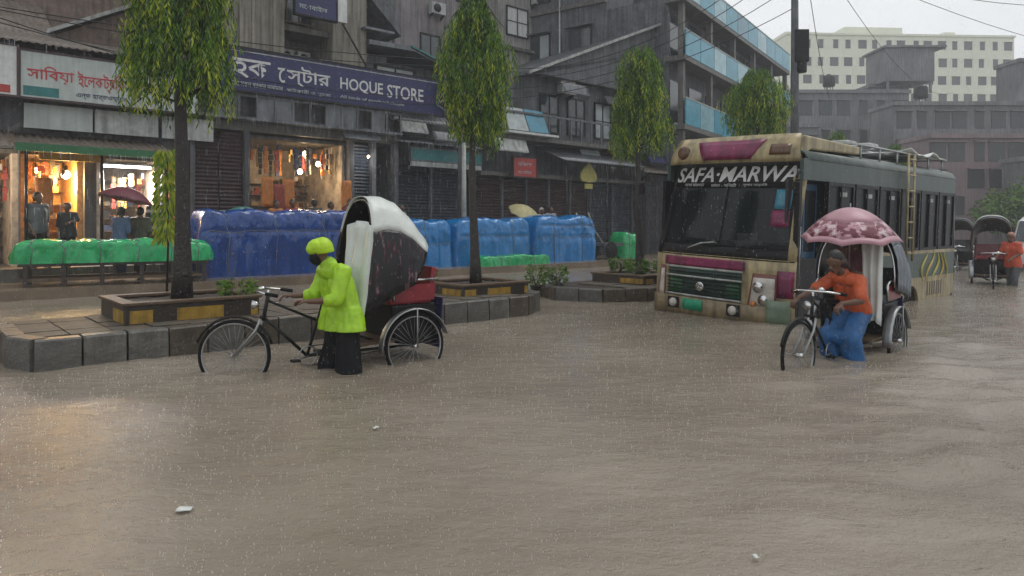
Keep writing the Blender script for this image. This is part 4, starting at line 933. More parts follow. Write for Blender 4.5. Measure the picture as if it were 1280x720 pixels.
goods('shelves of goods at the back of the store under the navy sign', 7.8, 10.6, 22.6, 23.0, .7, 3.2, 120, GM, 4, (.06, .22))
goods('crates and packets piled at the store front', 7.9, 10.4, 20.5, 21.1, .6, 1.3, 60, [GM[0], GM[4], GM[5], GM[6]], 5, (.12, .34))
def hanging(label, s0, s1, t0, t1, z1, n_, seed):
    random.seed(seed); m = MB()
    for i in range(n_):
        x = random.uniform(0, s1-s0); y = random.uniform(0, t1-t0); mm = random.choice(GM); zz = -random.uniform(.05, .25)
        m.box(x-.002, x+.002, y-.002, y+.002, zz, 0, 'black')
        for k in range(random.randint(1, 5)): w_ = random.uniform(.02, .07); m.box(x-w_, x+w_, y-.03, y+.03, zz-.15-k*.17, zz-k*.17, mm, M=Matrix.Rotation(0, 4, 'Z'))
    return tag(m.build('hanging_goods', loc=W(s0, t0, z1), rot=(0, 0, A0)), label, 'goods', kind='stuff')
hanging('strips of packets hanging in the orange lit shop', 2.3, 3.3, 20.5, 21.6, 3.15, 16, 41); hanging('packets and tools hanging in the white lit shop', 3.9, 5.1, 20.8, 21.9, 2.95, 18, 42); hanging('goods hanging across the store under the navy sign', 7.8, 10.6, 20.5, 22, 4.0, 46, 43); hanging('goods hanging in the leftmost lit shop', -.1, 2, 20.5, 21.5, 3.15, 24, 44)
random.seed(12)
for i, (s_, z_, mm) in enumerate(((5.45, 2.3, 'red'), (7.9, 2.9, 'goods_orange'), (8.25, 2.7, 'goods_red'), (8.55, 2.85, 'goods_orange'), (10.45, 2.9, 'goods_orange'), (2.4, 2.6, 'goods_orange'), (5.3, 3.0, 'goods_orange'))):
    q = MB(); q.grid([[Vector((u*.07+.01*math.sin(v*2.), .03*math.sin(u*1.7+v*.4), -v*.11)) for v in range(9)] for u in range(6)], MATS.get(mm) or K[mm])
    tag(q.build('hanging_cloth', loc=W(s_, 20.0 if s_ > 7 else 19.7, z_), rot=(0, 0, A0), solid=.012), ['red cloth hanging beside the nearest trunk', 'orange cloth at the left jamb of the store', 'red cloth inside the left of the store opening', 'third cloth from the left in the store opening', 'orange cloth at the right jamb of the store', 'orange cloth at the left of the orange lit shop', 'orange cloth right of the white lit shop'][i], 'cloth')

# ================================================================== BUS
BUS = thing('bus', 'cream and dark green bus with SAFA MARWA across its windscreen', 'bus', W(9.8, 6.22, 0)); BUS.rotation_euler = (R(-2.3), 0, A0+math.pi)
def BF(y, z): return -.15*abs(y/1.25)**3.2+(0 if z < .95 else -.17*(z-.95))+(-.03*(.45-z)**2)
def bfront(name, y0, y1, z0, z1, m_, off=.0, th=.02, ny=14, nz=5, ytop=None, parent=None, fn=None):
    m = MB(); P = []
    for i in range(ny+1):
        r_ = []
        for j in range(nz+1):
            k = j/nz; a, b_ = (y0, y1) if ytop is None else (y0+(ytop[0]-y0)*k, y1+(ytop[1]-y1)*k)
            y = a+(b_-a)*i/ny; z = z0+(z1-z0)*k
            r_.append(Vector(((fn or BF)(y, z)+off, y, z)))
        P.append(r_)
    m.grid(P, m_); return m.build(name, parent or BUS, solid=th)
m = MB(); HL = 7.15
for sgn in (1, -1):
    def arch(cx, r_, n_=10): return [(cx+r_*math.cos(math.pi*k/n_), -.06+max(0, r_*math.sin(math.pi*k/n_))) for k in range(n_+1)]
    pts = [(-.16, .95), (-.16, -.06)] if sgn < 0 else [(-1.12, .5), (-1.12, -.06)]
    pts += arch(-1.75, .42)+arch(-4.75, .42)+[(-6.6, -.06), (-HL, .1), (-HL, .5)]
    if sgn < 0: pts += [(-.16, .5)]
    pts = [(a, min(b_, .5) if not (sgn < 0 and a == -.16) else min(b_, .5)) for a, b_ in pts]
    y0, y1 = (1.19, 1.25) if sgn > 0 else (-1.25, -1.19)
    m = MB(); m.prism(pts, 1, y0, y1, 'bodycream'); m.build('side_skirt', BUS)
    x1 = -1.12 if sgn > 0 else -.16
    m = MB(); m.box(-HL, x1, y0, y1-.004 if sgn > 0 else y1, .5, 1.02, 'busgreen'); m.build('side_panel', BUS)
    m = MB(); m.box(-HL, x1, y0+.005, y1+.008 if sgn > 0 else y1, .97, 1.03, 'bodycream') if sgn > 0 else m.box(-HL, x1, y0-.008, y1, .97, 1.03, 'bodycream'); m.build('waist_rail', BUS)
    m = MB(); m.box(-HL, -.3, y0-.03*sgn, y1-.03*sgn, 2.2, 2.52, mat('bus_grey_green', (.035, .065, .058), .35, .25, 3, streak=.3)); m.build('cornice', BUS)
    nwin = 6; xs_ = x1-.04; wl = (HL+x1)/nwin
    for k in range(nwin):
        a = -HL+k*wl+.03; b_ = a+wl-.06
        m = MB()
        for (q0, q1, z0, z1) in ((a, b_, 1.03, 1.09), (a, b_, 2.14, 2.2), (a, a+.05, 1.09, 2.14), (b_-.05, b_, 1.09, 2.14), ((a+b_)/2-.02, (a+b_)/2+.02, 1.09, 2.14)): m.box(q0, q1, y0-.02*sgn, y1-.02*sgn, z0, z1, 'black')
        f = m.build('window', BUS)
        for (q0, q1, dy) in ((a+.05, (a+b_)/2, 0), ((a+b_)/2, b_-.05, -.012)):
            m = MB(); yy = (1.2+dy)*sgn; m.box(q0, q1, yy-.004, yy+.004, 1.09, 2.14, 'busglass'); m.build('pane', f)
        if sgn > 0:
            m = MB(); m.box(a+.25, a+.5, 1.209, 1.213, 1.98, 2.05, 'offwhite'); m.build('sticker', f)
m = MB(); m.prism([(-1.17, 1.0), (1.17, 1.0), (1.17, -.1), (-1.17, -.1)], 0, -HL, -.4, 'dark'); m.build('floor', BUS)
m = MB(); P = [[Vector((x, y, z)) for (y, z) in ((-1.22, 2.5), (-1.14, 2.62), (-.9, 2.7), (-.45, 2.74), (0, 2.75), (.45, 2.74), (.9, 2.7), (1.14, 2.62), (1.22, 2.5))] for x in (-HL, -5, -3, -.45)]; m.grid(P, mat('bus_roof', (.10, .13, .12), .35, .35, 3, streak=.3)); m.build('roof', BUS, solid=.03)
m = MB(); m.prism([(-1.24, -.0), (1.24, -.0), (1.24, 1.0), (1.2, 2.5), (.9, 2.7), (-.9, 2.7), (-1.2, 2.5), (-1.24, 1.0)], 0, -HL-.04, -HL+.0, 'busgreen'); m.build('rear_panel', BUS)
for k in range(8):
    for sgn in (-1, 1):
        m = MB(); m.box(-1.6-k*.66, -1.15-k*.66, sgn*.62-.42, sgn*.62+.42, 1.0, 1.15, 'slate'); m.box(-1.62-k*.66, -1.53-k*.66, sgn*.62-.42, sgn*.62+.42, 1.15, 1.75, 'slate'); m.build('seat', BUS, bevel=.03)
# front
bfront('front_panel', -1.24, 1.24, -.06, .98, 'bodycream', 0, .05, 20, 6)
bfront('bumper', -1.22, 1.22, -.05, .27, mat('bumper_tan', (.26, .20, .11), .45, .5, 6, streak=.5), .05, .08, 20, 2)
bfront('stripe', -1.02, .5, .78, .93, 'magenta', .035, .012)
bfront('grille_backing', -.93, .46, .3, .76, 'busgreen', .03, .01)
for a, b_ in ((-.9, -.62), (.2, .43)): bfront('grille_corner', a, b_, .33, .60, 'green', .042, .008, 4, 2)
for k in range(7): bfront('grille_slat', -.93, .46, .325+k*.058, .345+k*.058, 'black', .055, .018, 14, 1)
for z in (.29, .6, .745): bfront('grille_trim', -.96, .49, z, z+.028, 'offwhite', .07, .022, 14, 1)
m = MB(); c = Vector((BF(-.24, .47)+.085, -.24, .47)); m.lathe([(.075, 0), (.075, .02), (.06, .022)], c, 'chrome', 16, 'x')
for k in range(3): a = math.pi/2+k*2.094; m.bar(c+Vector((.02, 0, 0)), c+Vector((.02, .07*math.cos(a), .07*math.sin(a))), .01, 'chrome', 5)
m.build('emblem', BUS)
bfront('number_plate', -.56, -.18, .07, .25, 'plategreen', .105, .012, 4, 2)
for a in (-.86, .26):
    c = Vector((BF(a+.1, .17)+.1, a+.1, .16)); m = MB(); m.box(c.x-.05, c.x+.01, a, a+.22, .07, .25, 'black'); m.build('fog_lamp_housing', BUS)
    m = MB(); m.lathe([(.075, 0), (.07, .025), (.03, .04), (.0, .042)], c+Vector((.01, .01, 0)), 'lamp', 14, 'x'); m.build('fog_lamp', BUS)
for (a, b_) in ((.56, 1.0), (-1.2, -1.0)):
    bfront('headlight_surround', a, b_, .2, .76, mat('rust_red_paint', (.16, .045, .03), .35, .2, 8), .034, .012, 6, 5, ytop=(a+.08, b_))
    f = bfront('headlight', a+.05, b_-.02, .26, .70, 'lamp', .05, .014, 6, 5, ytop=(a+.1, b_-.02))
    if a > 0:
        for (yy, zz, r_) in ((.75, .56, .085), (.83, .37, .08)):
            m = MB(); m.lathe([(r_*.25, .0), (r_*.8, .015), (r_, .035), (r_, .045)], (BF(yy, zz)+.05, yy, zz), 'chrome', 16, 'x'); m.build('lamp_ring', f)
        m = MB(); m.lathe([(.045, 0), (.04, .03), (.0, .04)], (BF(.66, .3)+.065, .68, .3), 'amber', 12, 'x'); m.build('indicator', f)
bfront('corner_panel', 1.0, 1.235, .42, .82, 'magenta', .03, .012, 4, 3)
bfront('corner_panel', .9, 1.23, .02, .38, mat('pale_green_paint', (.16, .22, .15), .35, .3, 5), .105, .012, 4, 3)
# windscreen
def tglass():
    m_ = bpy.data.materials.new('windscreen_glass'); m_.use_nodes = True; t_ = m_.node_tree; p_ = t_.nodes['Principled BSDF']
    p_.inputs['Base Color'].default_value = (.012, .018, .022, 1); p_.inputs['Roughness'].default_value = .06; p_.inputs['Alpha'].default_value = .55; p_.inputs['Specular IOR Level'].default_value = .4; return m_
WG = tglass()
bfront('windscreen', -1.13, 1.14, 1.08, 2.2, WG, 0, .008, 20, 6, ytop=(-1.08, 1.1))
bfront('lower_dash_band', -1.22, 1.22, .955, 1.13, 'black', .014, .02, 20, 2)
bfront('sun_band', -1.16, 1.17, 2.08, 2.5, 'black', .01, .012, 20, 3, ytop=(-1.12, 1.12))
for (a, b_, c_, d_) in ((-1.24, -1.12, -1.2, -1.08), (1.12, 1.24, 1.09, 1.21)): bfront('pillar', a, b_, .97, 2.5, 'black' if a < 0 else 'bodycream', .012, .03, 3, 6, ytop=(c_, d_))
bfront('windscreen_divider', -.015, .015, 1.1, 2.1, 'black', .012, .012, 1, 5)
def wrap_text(body, y0, y1, z0, z1, m_, bold=.0, shear=0, off=.024, name='lettering'):
    o = text(body, 1, m_, BUS, (0, 0, 0), (0, 0, 0), .003, shear, bold, name, width=y1-y0, height=z1-z0)
    for v in o.data.vertices:
        y, z, d = v.co.x+y0, v.co.y+z0, v.co.z; v.co = (BF(y, z)+off+d, y, z)
    return o
wrap_text('SAFA·MARWA', -1.06, 1.10, 2.17, 2.42, 'white', .016, .22)
wrap_text('সাফা মারওয়া', -.86, -.46, 2.09, 2.15, 'offwhite', .01); wrap_text('ঢাকা - সিলেট', -.32, .14, 2.09, 2.15, 'offwhite', .01); wrap_text('সুপার সার্ভিস', .26, .66, 2.09, 2.15, 'offwhite', .01)
bfront('curtain', .82, 1.06, 1.75, 2.05, 'blueglass', .012, .006, 4, 3); bfront('curtain', .80, 1.06, 1.48, 1.73, 'magenta', .012, .006, 4, 3)
bfront('corner_fairing', .98, 1.2, 2.1, 2.46, 'bodycream', .022, .012, 4, 3, ytop=(1.14, 1.2))
m = MB(); m.box(-.75, -.35, -1.05, 1.05, .95, 1.14, 'black'); m.build('dashboard', BUS)
for (y, w_, h_, mm) in ((-.75, .3, .1, 'green'), (.12, .34, .22, 'white'), (.4, .15, .12, 'offwhite'), (-.25, .2, .07, 'offwhite')):
    m = MB(); m.box(-.42, -.36, y, y+w_, 1.13, 1.13+h_, mm); m.build('dashboard_item', BUS, bevel=.015)
m = MB(); m.lathe([(.2, 0), (.21, .015), (.2, .03)], (0, 0, 0), 'black', 18); sw = m.build('steering_wheel', BUS, loc=(-.6, -.6, 1.22), rot=(0, R(-60), 0))
for y in (-.55, .35):
    m = MB(); p0 = Vector((BF(y, 1.08)+.05, y, 1.08)); p1 = Vector((BF(y+.45, 1.25)+.04, y+.5, 1.2)); m.tube([p0, p0.lerp(p1, .5)+Vector((.02, 0, .03)), p1], .012, 'offwhite' if y < 0 else 'black', 5); m.bar(p1-Vector((.0, .35, .06)), p1+Vector((0, .1, .03)), .012, 'black', 4); m.build('wiper', BUS)
# roof fairing
def CF(y, z): return -.16*abs(y/1.25)**3-.28-.85*max(0, z-2.6)**1.3+.06
bfront('roof_fairing', -1.18, 1.18, 2.47, 2.9, 'bodycream', .03, .04, 20, 5, ytop=(-1.05, 1.08), fn=CF)
bfront('fairing_panel', -.42, .42, 2.52, 2.83, 'magenta', .062, .012, 10, 4, ytop=(-.6, .62), fn=CF)
for y, nm in ((-.85, 'fairing_lamp'), (.86, 'fairing_lamp')):
    if y < 0: m = MB(); m.lathe([(.12, 0), (.11, .03), (.06, .05), (0, .055)], (CF(y, 2.66)+.05, y, 2.66), mat('brown_lens', (.10, .045, .02), .2, .3, 10), 16, 'x'); m.build(nm, BUS)
    else: bfront(nm, .72, 1.02, 2.58, 2.74, mat('brown_lens', (.10, .045, .02), .2, .3, 10), .06, .02, 4, 3, fn=CF)
m = MB(); m.prism([(-.45, 2.5), (-.62, 2.9), (-2.6, 2.86), (-2.6, 2.72), (-.8, 2.68)], 1, -.95, 1.08, 'bodycream'); m.build('roof_pod', BUS, bevel=.03)
for y in (-1.05, 1.05):
    m = MB(); m.bar((-2.6, y, 2.9), (-HL+.1, y, 2.9), .02, 'metal', 6)
    for k in range(6): m.bar((-2.7-k*.82, y, 2.6), (-2.7-k*.82, y, 2.9), .018, 'metal', 5)
    m.build('roof_rack_rail', BUS)
for k in range(6): m = MB(); m.bar((-2.7-k*.82, -1.05, 2.89), (-2.7-k*.82, 1.05, 2.89), .016, 'metal', 5); m.build('roof_rack_bar', BUS)
m = MB(); P = [[Vector((-4.9-i*.2, -1.1+j*.22, 2.93+.05*math.sin(j*1.4+i)+.03*math.cos(i*2))) for j in range(11)] for i in range(11)]; m.grid(P, 'vinyl'); m.build('roof_sheet', BUS, solid=.02)
for (x, y) in ((-3.0, .6), (-3.7, .7), (-4.3, .2)):
    m = MB(); m.box(x-.2, x+.2, y-.2, y+.2, 2.9, 3.02, 'offwhite'); m.build('roof_bundle', BUS, bevel=.05)
# door, ladder, mirrors, side artwork
m = MB(); m.box(-1.1, -.2, 1.0, 1.04, -.05, 2.2, 'dark'); m.box(-1.1, -1.06, 1.04, 1.2, -.05, 2.2, 'black'); m.build('door_recess', BUS)
m = MB(); m.box(-1.12, -1.07, 1.2, 1.26, -.05, 2.2, 'black'); m.box(-.24, -.17, 1.16, 1.24, -.05, 2.2, 'black'); m.build('door_frame', BUS)
m = MB(); m.box(-1.06, -.62, 1.05, 1.08, .1, 2.15, mat('blue_door', (.03, .09, .16), .3, .3, 3)); d_ = m.build('door', BUS); m = MB(); m.box(-1.0, -.68, 1.082, 1.09, 1.1, 2.05, 'busglass'); m.build('pane', d_)
m = MB(); m.bar((-.3, 1.2, .6), (-.3, 1.2, 1.5), .018, 'chrome', 6); m.build('grab_rail', BUS)
lad = MB(); lad.bar((-4.2, 1.33, .85), (-4.2, 1.3, 2.86), .022, 'bodycream', 6); l_ = lad.build('ladder', BUS)
m = MB(); m.bar((-4.5, 1.33, .85), (-4.5, 1.3, 2.86), .022, 'bodycream', 6); m.build('rail', l_)
for k in range(7): m = MB(); m.bar((-4.2, 1.325, 1.0+k*.29), (-4.5, 1.325, 1.0+k*.29), .018, 'bodycream', 5); m.build('rung', l_)
for sgn in (-1, 1):
    m = MB(); m.tube([(-.25, sgn*1.2, 2.3), (.1, sgn*1.34, 2.32), (.22, sgn*1.38, 2.2)], .018, 'black', 6); mr_ = m.build('mirror', BUS); m = MB(); m.box(.18, .24, sgn*1.38-.05, sgn*1.38+.05, 1.95, 2.15, 'black'); m.build('housing', mr_, bevel=.02)
gold = mat('gold_paint', (.5, .36, .08), .4, .2, 8)
for k in range(5):
    m = MB(); x = -5.35-k*.3; m.tube([(x+.16*math.sin(j*.5+k)-.05*j*.3, 1.252, .42+j*.07) for j in range(9)], [.006+.022*math.sin(math.pi*j/8) for j in range(9)], gold if k % 2 else 'yellowsign', 5); m.build('painted_flourish', BUS)
m = MB(); m.tube([(-2.0-j*.2, 1.252, .72+.06*math.sin(j*.7)) for j in range(12)], [.008+.03*math.sin(math.pi*j/11) for j in range(12)], gold, 5); m.build('painted_flourish', BUS)
for k in range(7): m = MB(); m.box(-5.65-k*.13, -5.6-k*.13, 1.25, 1.256, .12, .4, 'rust_red_paint' if False else 'brownroof'); m.build('vent_slot', BUS)
for x in (-1.75, -4.75):
    for sgn in (-1, 1):
        m = MB(); m.lathe([(.27, -.11), (.40, -.10), (.44, -.06), (.44, .06), (.40, .10), (.27, .11)], (x, sgn*1.08, .17), 'rubber', 28, 'y'); wv = m.build('wheel', BUS)
        m = MB(); m.lathe([(.26, .0), (.22, .06), (.1, .03), (.09, .09), (.0, .10)], (x, sgn*1.1, .17), 'darkmetal', 20, 'y', M=Matrix.Diagonal((1, sgn, 1))); m.build('rim', wv)

# ================================================================== CYCLE RICKSHAWS
def wheel(o, c, r, yaw=0, spokes=32, name='wheel'):
    Mx = Matrix.Rotation(yaw, 3, 'Z'); c = Vector(c)
    P = lambda a, rr, y=0: c+Mx @ Vector((rr*math.cos(a), y, rr*math.sin(a)))
    m = MB(); m.tube([P(2*math.pi*k/40, r-.035) for k in range(40)], .013, 'metal', 6, closed=True); w_ = m.build(name, o)
    m = MB(); m.tube([P(2*math.pi*k/40, r-.017) for k in range(40)], .02, 'rubber', 8, closed=True); m.build('tyre', w_)
    m = MB()
    for k in range(spokes):
        a = 2*math.pi*k/spokes; y = .025*(1 if k % 2 else -1); m.bar(P(a+.35*(1 if k % 4 < 2 else -1), .025, y), P(a, r-.04), .0022, 'metal', 3)
    tag(m.build('spokes', w_), kind='stuff')
    m = MB(); m.tube([P(0, 0, -.05), P(0, 0, .05)], .025, 'chrome', 8); m.build('hub', w_)
    return w_
def hoodvinyl():
    m_ = bpy.data.materials.new('patterned_black_vinyl_glints'); m_.use_nodes = True; t_ = m_.node_tree; n_ = t_.nodes; l_ = t_.links.new; p_ = n_['Principled BSDF']
    p_.inputs['Roughness'].default_value = .22; p_.inputs['Specular IOR Level'].default_value = .35
    tc_ = n_.new('ShaderNodeTexCoord'); mp_ = n_.new('ShaderNodeMapping'); mp_.inputs['Rotation'].default_value = (0, .7, 0); mp_.inputs['Scale'].default_value = (22, 5, 6); l_(tc_.outputs['Object'], mp_.inputs[0])
    nz_ = n_.new('ShaderNodeTexNoise'); nz_.inputs['Scale'].default_value = 1; nz_.inputs['Detail'].default_value = 4; l_(mp_.outputs[0], nz_.inputs['Vector'])
    cr_ = n_.new('ShaderNodeValToRGB'); cr_.color_ramp.elements[0].position = .58; cr_.color_ramp.elements[0].color = (.010, .010, .012, 1); cr_.color_ramp.elements[1].position = .72; cr_.color_ramp.elements[1].color = (.16, .15, .16, 1)  # palest ramp tone paints silvery highlight streaks into the patterned vinyl
    e1 = cr_.color_ramp.elements.new(.64); e1.color = (.08, .012, .02, 1)
    l_(nz_.outputs[0], cr_.inputs[0]); l_(cr_.outputs[0], p_.inputs['Base Color'])
    b_ = n_.new('ShaderNodeBump'); b_.inputs['Strength'].default_value = .5; b_.inputs['Distance'].default_value = .02; l_(nz_.outputs[0], b_.inputs['Height']); l_(b_.outputs[0], p_.inputs['Normal'])
    return m_
def rickshaw(label, loc, rz, steer, phi, Rf, hoodtop, hoodside, seat, sheet=True, detail=True, inner_shade='black'):
    o = thing('cycle_rickshaw', label, 'rickshaw', loc, rz, 'cycle rickshaws in the flood')
    fr = 'darkmetal'; Hx = 1.47
    S = Matrix.Rotation(steer, 3, 'Z'); Q = lambda x, y, z: Vector((Hx, 0, 0))+S @ Vector((x-Hx, y, z))
    wheel(o, Q(Hx+.28, 0, .355), .355, steer, 32 if detail else 12)
    for y in (-.44, .44): wheel(o, (0, y, .355), .355, 0, 32 if detail else 12)
    m = MB()
    for y in (-.055, .055): m.tube([Q(Hx, y, .74), Q(Hx+.06, y, .6), Q(Hx+.28, y, .355)], .014, 'metal', 6)
    m.bar(Q(Hx, -.07, .74), Q(Hx, .07, .74), .018, fr, 6); m.build('fork', o)
    m = MB(); m.tube([Q(Hx+.28+.385*math.cos(a), 0, .355+.385*math.sin(a)) for a in [R(20+k*13) for k in range(12)]], .016, 'darkmetal', 6); m.build('mudguard', o)
    m = MB(); m.bar((Hx+.0, 0, .70), (Hx-.05, 0, .95), .02, fr, 8); m.build('head_tube', o)
    m = MB(); m.bar((Hx-.05, 0, .9), (Hx-.05, 0, 1.0), .014, 'chrome', 6)
    hb = [Q(Hx-.22, -.27, .97), Q(Hx-.1, -.26, .99), Q(Hx+.02, -.16, 1.01), Q(Hx+.02, 0, 1.01), Q(Hx+.02, .16, 1.01), Q(Hx-.1, .26, .99), Q(Hx-.22, .27, .97)]
    m.tube(hb, .012, 'chrome', 6); h_ = m.build('handlebar', o)
    for a, b_ in ((0, 1), (6, 5)): m = MB(); m.bar(hb[a], hb[b_], .018, 'rubber', 8); m.build('grip', h_)
    m = MB(); m.lathe([(.035, 0), (.035, .015), (.02, .03), (0, .034)], Q(Hx-.02, .1, 1.02), 'chrome', 12); m.build('bell', h_)
    m = MB(); m.tube([Q(Hx+.04, 0, .86), Q(Hx+.1, 0, .86)], [.02, .05], 'chrome', 12); m.build('lamp', o)
    for a, b_, r_ in (((Hx-.04, 0, .9), (.92, 0, .66), .015), ((Hx, 0, .74), (1.02, 0, .3), .017), ((1.02, 0, .3), (.86, 0, .82), .016), ((.92, 0, .62), (.35, .2, .42), .013), ((.92, 0, .62), (.35, -.2, .42), .013), ((1.02, 0, .3), (-.1, .22, .33), .016), ((1.02, 0, .3), (-.1, -.22, .33), .016), ((0, -.46, .355), (0, .46, .355), .018)):
        m = MB(); m.bar(a, b_, r_, fr, 6); m.build('frame_tube', o)
    m = MB(); m.prism([(.72, -.1), (.72, .1), (.86, .09), (.98, .03), (1.02, 0), (.98, -.03), (.86, -.09)], 2, .83, .88, 'black'); m.build('saddle', o, bevel=.02)
    m = MB(); m.tube([Vector((1.02+.1*math.cos(k*math.pi/12), .03, .3+.1*math.sin(k*math.pi/12))) for k in range(24)], .008, 'metal', 5, closed=True)
    for k, sg in ((0, 1), (1, -1)): m.bar((1.02, .05*sg, .3), (1.02+.16*sg, .06*sg, .3-.02*sg), .01, 'metal', 5); m.box(1.02+.16*sg-.04, 1.02+.16*sg+.04, .06*sg if sg > 0 else -.15, .15 if sg > 0 else -.06, .29-.02*sg, .31-.02*sg, 'rubber')
    m.build('crank', o)
    m = MB(); m.bar((1.02, .03, .4), (0, .03, .42), .006, fr, 4); m.bar((1.02, .03, .2), (0, .03, .29), .006, fr, 4); m.build('chain', o)
    # mudguards over the rear wheels
    for y in (-.44, .44):
        m = MB(); n_ = 16; P = []
        for k in range(n_+1):
            a = R(-5+k*170/n_); P.append([Vector((.40*math.cos(a), y+dy, .355+(.40+.012*(1-abs(dy)/.05))*math.sin(a))) for dy in (-.05, -.02, .02, .05)])
        m.grid(P, 'metal'); m.build('mudguard', o, solid=.008)
        m = MB(); m.bar((0, y+.06*(1 if y > 0 else -1), .355), (0, y+.06*(1 if y > 0 else -1), .77), .008, 'metal', 5); m.build('mudguard_stay', o)
    m = MB(); m.box(.2, .66, -.36, .36, .40, .43, 'wood'); m.build('footboard', o)
    m = MB(); m.prism([(.2, .43), (.24, .8), (-.3, .8), (-.34, .36), (.1, .36)], 1, -.37, .37, 'black'); m.build('seat_box', o, bevel=.02)
    m = MB(); m.box(-.25, .27, -.38, .38, .80, .91, seat); m.build('seat_cushion', o, bevel=.03)
    m = MB(); m.prism([(-.24, .86), (-.18, .88), (-.25, 1.2), (-.33, 1.18)], 1, -.38, .38, seat); m.build('backrest', o, bevel=.02)
    for y in (-.40, .40):
        m = MB(); m.tube([(.22, y, .84), (.24, y, 1.02), (.15, y, 1.06), (-.28, y, 1.06)], .016, 'chrome', 6); m.build('armrest', o)
        m = MB(); m.prism([(.2, .84), (.22, 1.0), (-.28, 1.02), (-.26, .84)], 1, y-.008, y+.008, 'redpad'); m.build('side_board', o)
    m = MB(); m.prism([(-.34, .3), (-.33, .3), (-.37, .85), (-.38, .85)], 1, -.4, .4, 'signblue'); m.build('tail_board', o)
    # hood
    (bx0, bz0, ax0, az0), (bx1, bz1, ax1, az1) = phi, Rf; piv = Vector((.0, 0, 1.0)); hw = .45
    def hp(u, a, inner=0):
        y = hw*math.copysign(abs(math.cos(a))**.72, math.cos(a))*(1-inner/hw); k = abs(math.sin(a))**.62
        bx, bz = bx0+(bx1-bx0)*u, bz0+(bz1-bz0)*u; ax, az = ax0+(ax1-ax0)*u, az0+(az1-az0)*u+.16*math.sin(math.pi*u)
        return Vector((bx+(ax-bx)*k, y, bz+(az-inner-bz)*k))
    NU, NA = 18, 40
    def panel(a0, a1, m_, name, inner=0):
        m = MB(); P = []
        for i in range(NU+1):
            u = i/NU; r_ = []
            for j in range(13 if a1-a0 < 1.8 else 25):
                nn = 12 if a1-a0 < 1.8 else 24; a = a0+(a1-a0)*j/nn; q = hp(u, a, inner); bulge = -.012*abs(math.sin(u*math.pi*4)) if not inner else 0
                c_ = piv+Vector((0, 0, .3)); d = (q-c_).normalized(); r_.append(q+d*(.03+bulge+.008*noise.noise(q*9)))
            P.append(r_)
        m.grid(P, m_); return m.build(name, o, solid=.006)
    panel(.62, math.pi-.62, hoodtop, 'hood_top'); panel(.02, .62, hoodside, 'hood_side'); panel(math.pi-.62, math.pi-.02, hoodside, 'hood_side'); panel(.02, math.pi-.02, inner_shade, 'hood_inner_shade', .045)  # black inner layer paints the shade seen inside the hood
    for k in range(5):
        m = MB(); m.tube([hp(k/4, math.pi*(.01+.98*j/30), .012) for j in range(31)], .012, 'black' if k else 'chrome', 5); m.build('hood_rib', o)
    if sheet:
        m = MB(); P = []
        for i in range(15):
            k = i/14; z = 1.64-k*1.06; x = ax0+(phi[0]-ax0)*k+.02 if detail and phi[0] > .5 else .5+.1*k; x += .05*(phi[0] > .5); ya, yb = ((-.2+.32*k) if phi[0] > .5 else .2+.08*k), .47 if phi[0] > .5 else .43; r_ = []
            for j in range(13):
                y = ya+(yb-ya)*j/12; r_.append(Vector((x+.03*math.sin(j*1.3+k*2)+.025*noise.noise(Vector((y*6, z*4, 3))), y, z+.06*math.sin(j*.26))))
            P.append(r_)
        m.grid(P, 'vinyl'); m.build('rain_sheet', o, solid=.006)
    return o
rickshaw('cycle rickshaw with white-topped black hood beside the man in lime green', (-1.31, 7.83, -.19), R(217), R(-34), (.58, .62, .42, 1.94), (.04, .98, -.24, 1.50), 'vinyl', hoodvinyl(), 'redpad')
rickshaw('cycle rickshaw with grey hood under the pink umbrella, beside the bus', (4.22, 8.5, -.25), R(226), R(-5), (.10, .9, .05, 1.66), (-.40, .8, -.62, 1.42), mat('grey_hood', (.13, .15, .18), .45, .3, 8, bump=.3), 'grey_hood' and MATS['grey_hood'], 'slate', sheet=True)
rickshaw('distant cycle rickshaw with pale-rimmed hood near the right edge', (12.35, 17.9, -.2), R(236), 0, (.2, .95, .50, 1.88), (-.2, .95, -.56, 1.56), 'offwhite', 'maroonprint', 'redpad', sheet=False, detail=False)
rickshaw('dark hooded rickshaw farther off, half behind the pale-rimmed one', (15.2, 23.6, -.2), R(232), 0, (.2, .95, .50, 1.88), (-.2, .95, -.56, 1.56), 'slate', 'black', 'slate', sheet=False, detail=False)
# white microbus leaving the frame at the right
VN = thing('microbus', 'white microbus cut by the right frame edge behind the rickshaws', 'van', (18.6, 23.6, 0), R(215))
m = MB(); m.prism([(2.1, -.05), (2.15, .55), (1.75, .95), (1.35, 1.62), (.9, 1.78), (-1.9, 1.78), (-2.2, 1.5), (-2.25, -.05)], 1, -.8, .8, 'white'); m.build('body', VN, bevel=.06)
m = MB(); m.prism([(1.80, .98), (1.38, 1.62), (1.36, 1.62), (1.78, .98)], 1, -.7, .7, 'glass'); m.build('windscreen', VN, loc=(.03, 0, .01))
for sgn in (-1, 1):
    for (a, b_) in ((.55, 1.25), (-.35, .45), (-1.25, -.45), (-2.05, -1.35)):
        m = MB(); m.box(a, b_, sgn*.81-.006, sgn*.81+.006, .95, 1.5, 'glass'); m.build('window', VN)
    m = MB(); m.lathe([(.1, 0), (.09, .03), (0, .05)], (2.12, sgn*.58, .42), 'lamp', 12, 'x'); m.build('headlight', VN)
    for x in (1.35, -1.45): m = MB(); m.lathe([(.16, -.09), (.3, -.08), (.32, 0), (.3, .08), (.16, .09)], (x, sgn*.74, .08), 'rubber', 18, 'y'); m.build('wheel', VN)
m = MB(); m.box(2.12, 2.2, -.78, .78, .02, .22, 'slate'); m.build('bumper', VN)

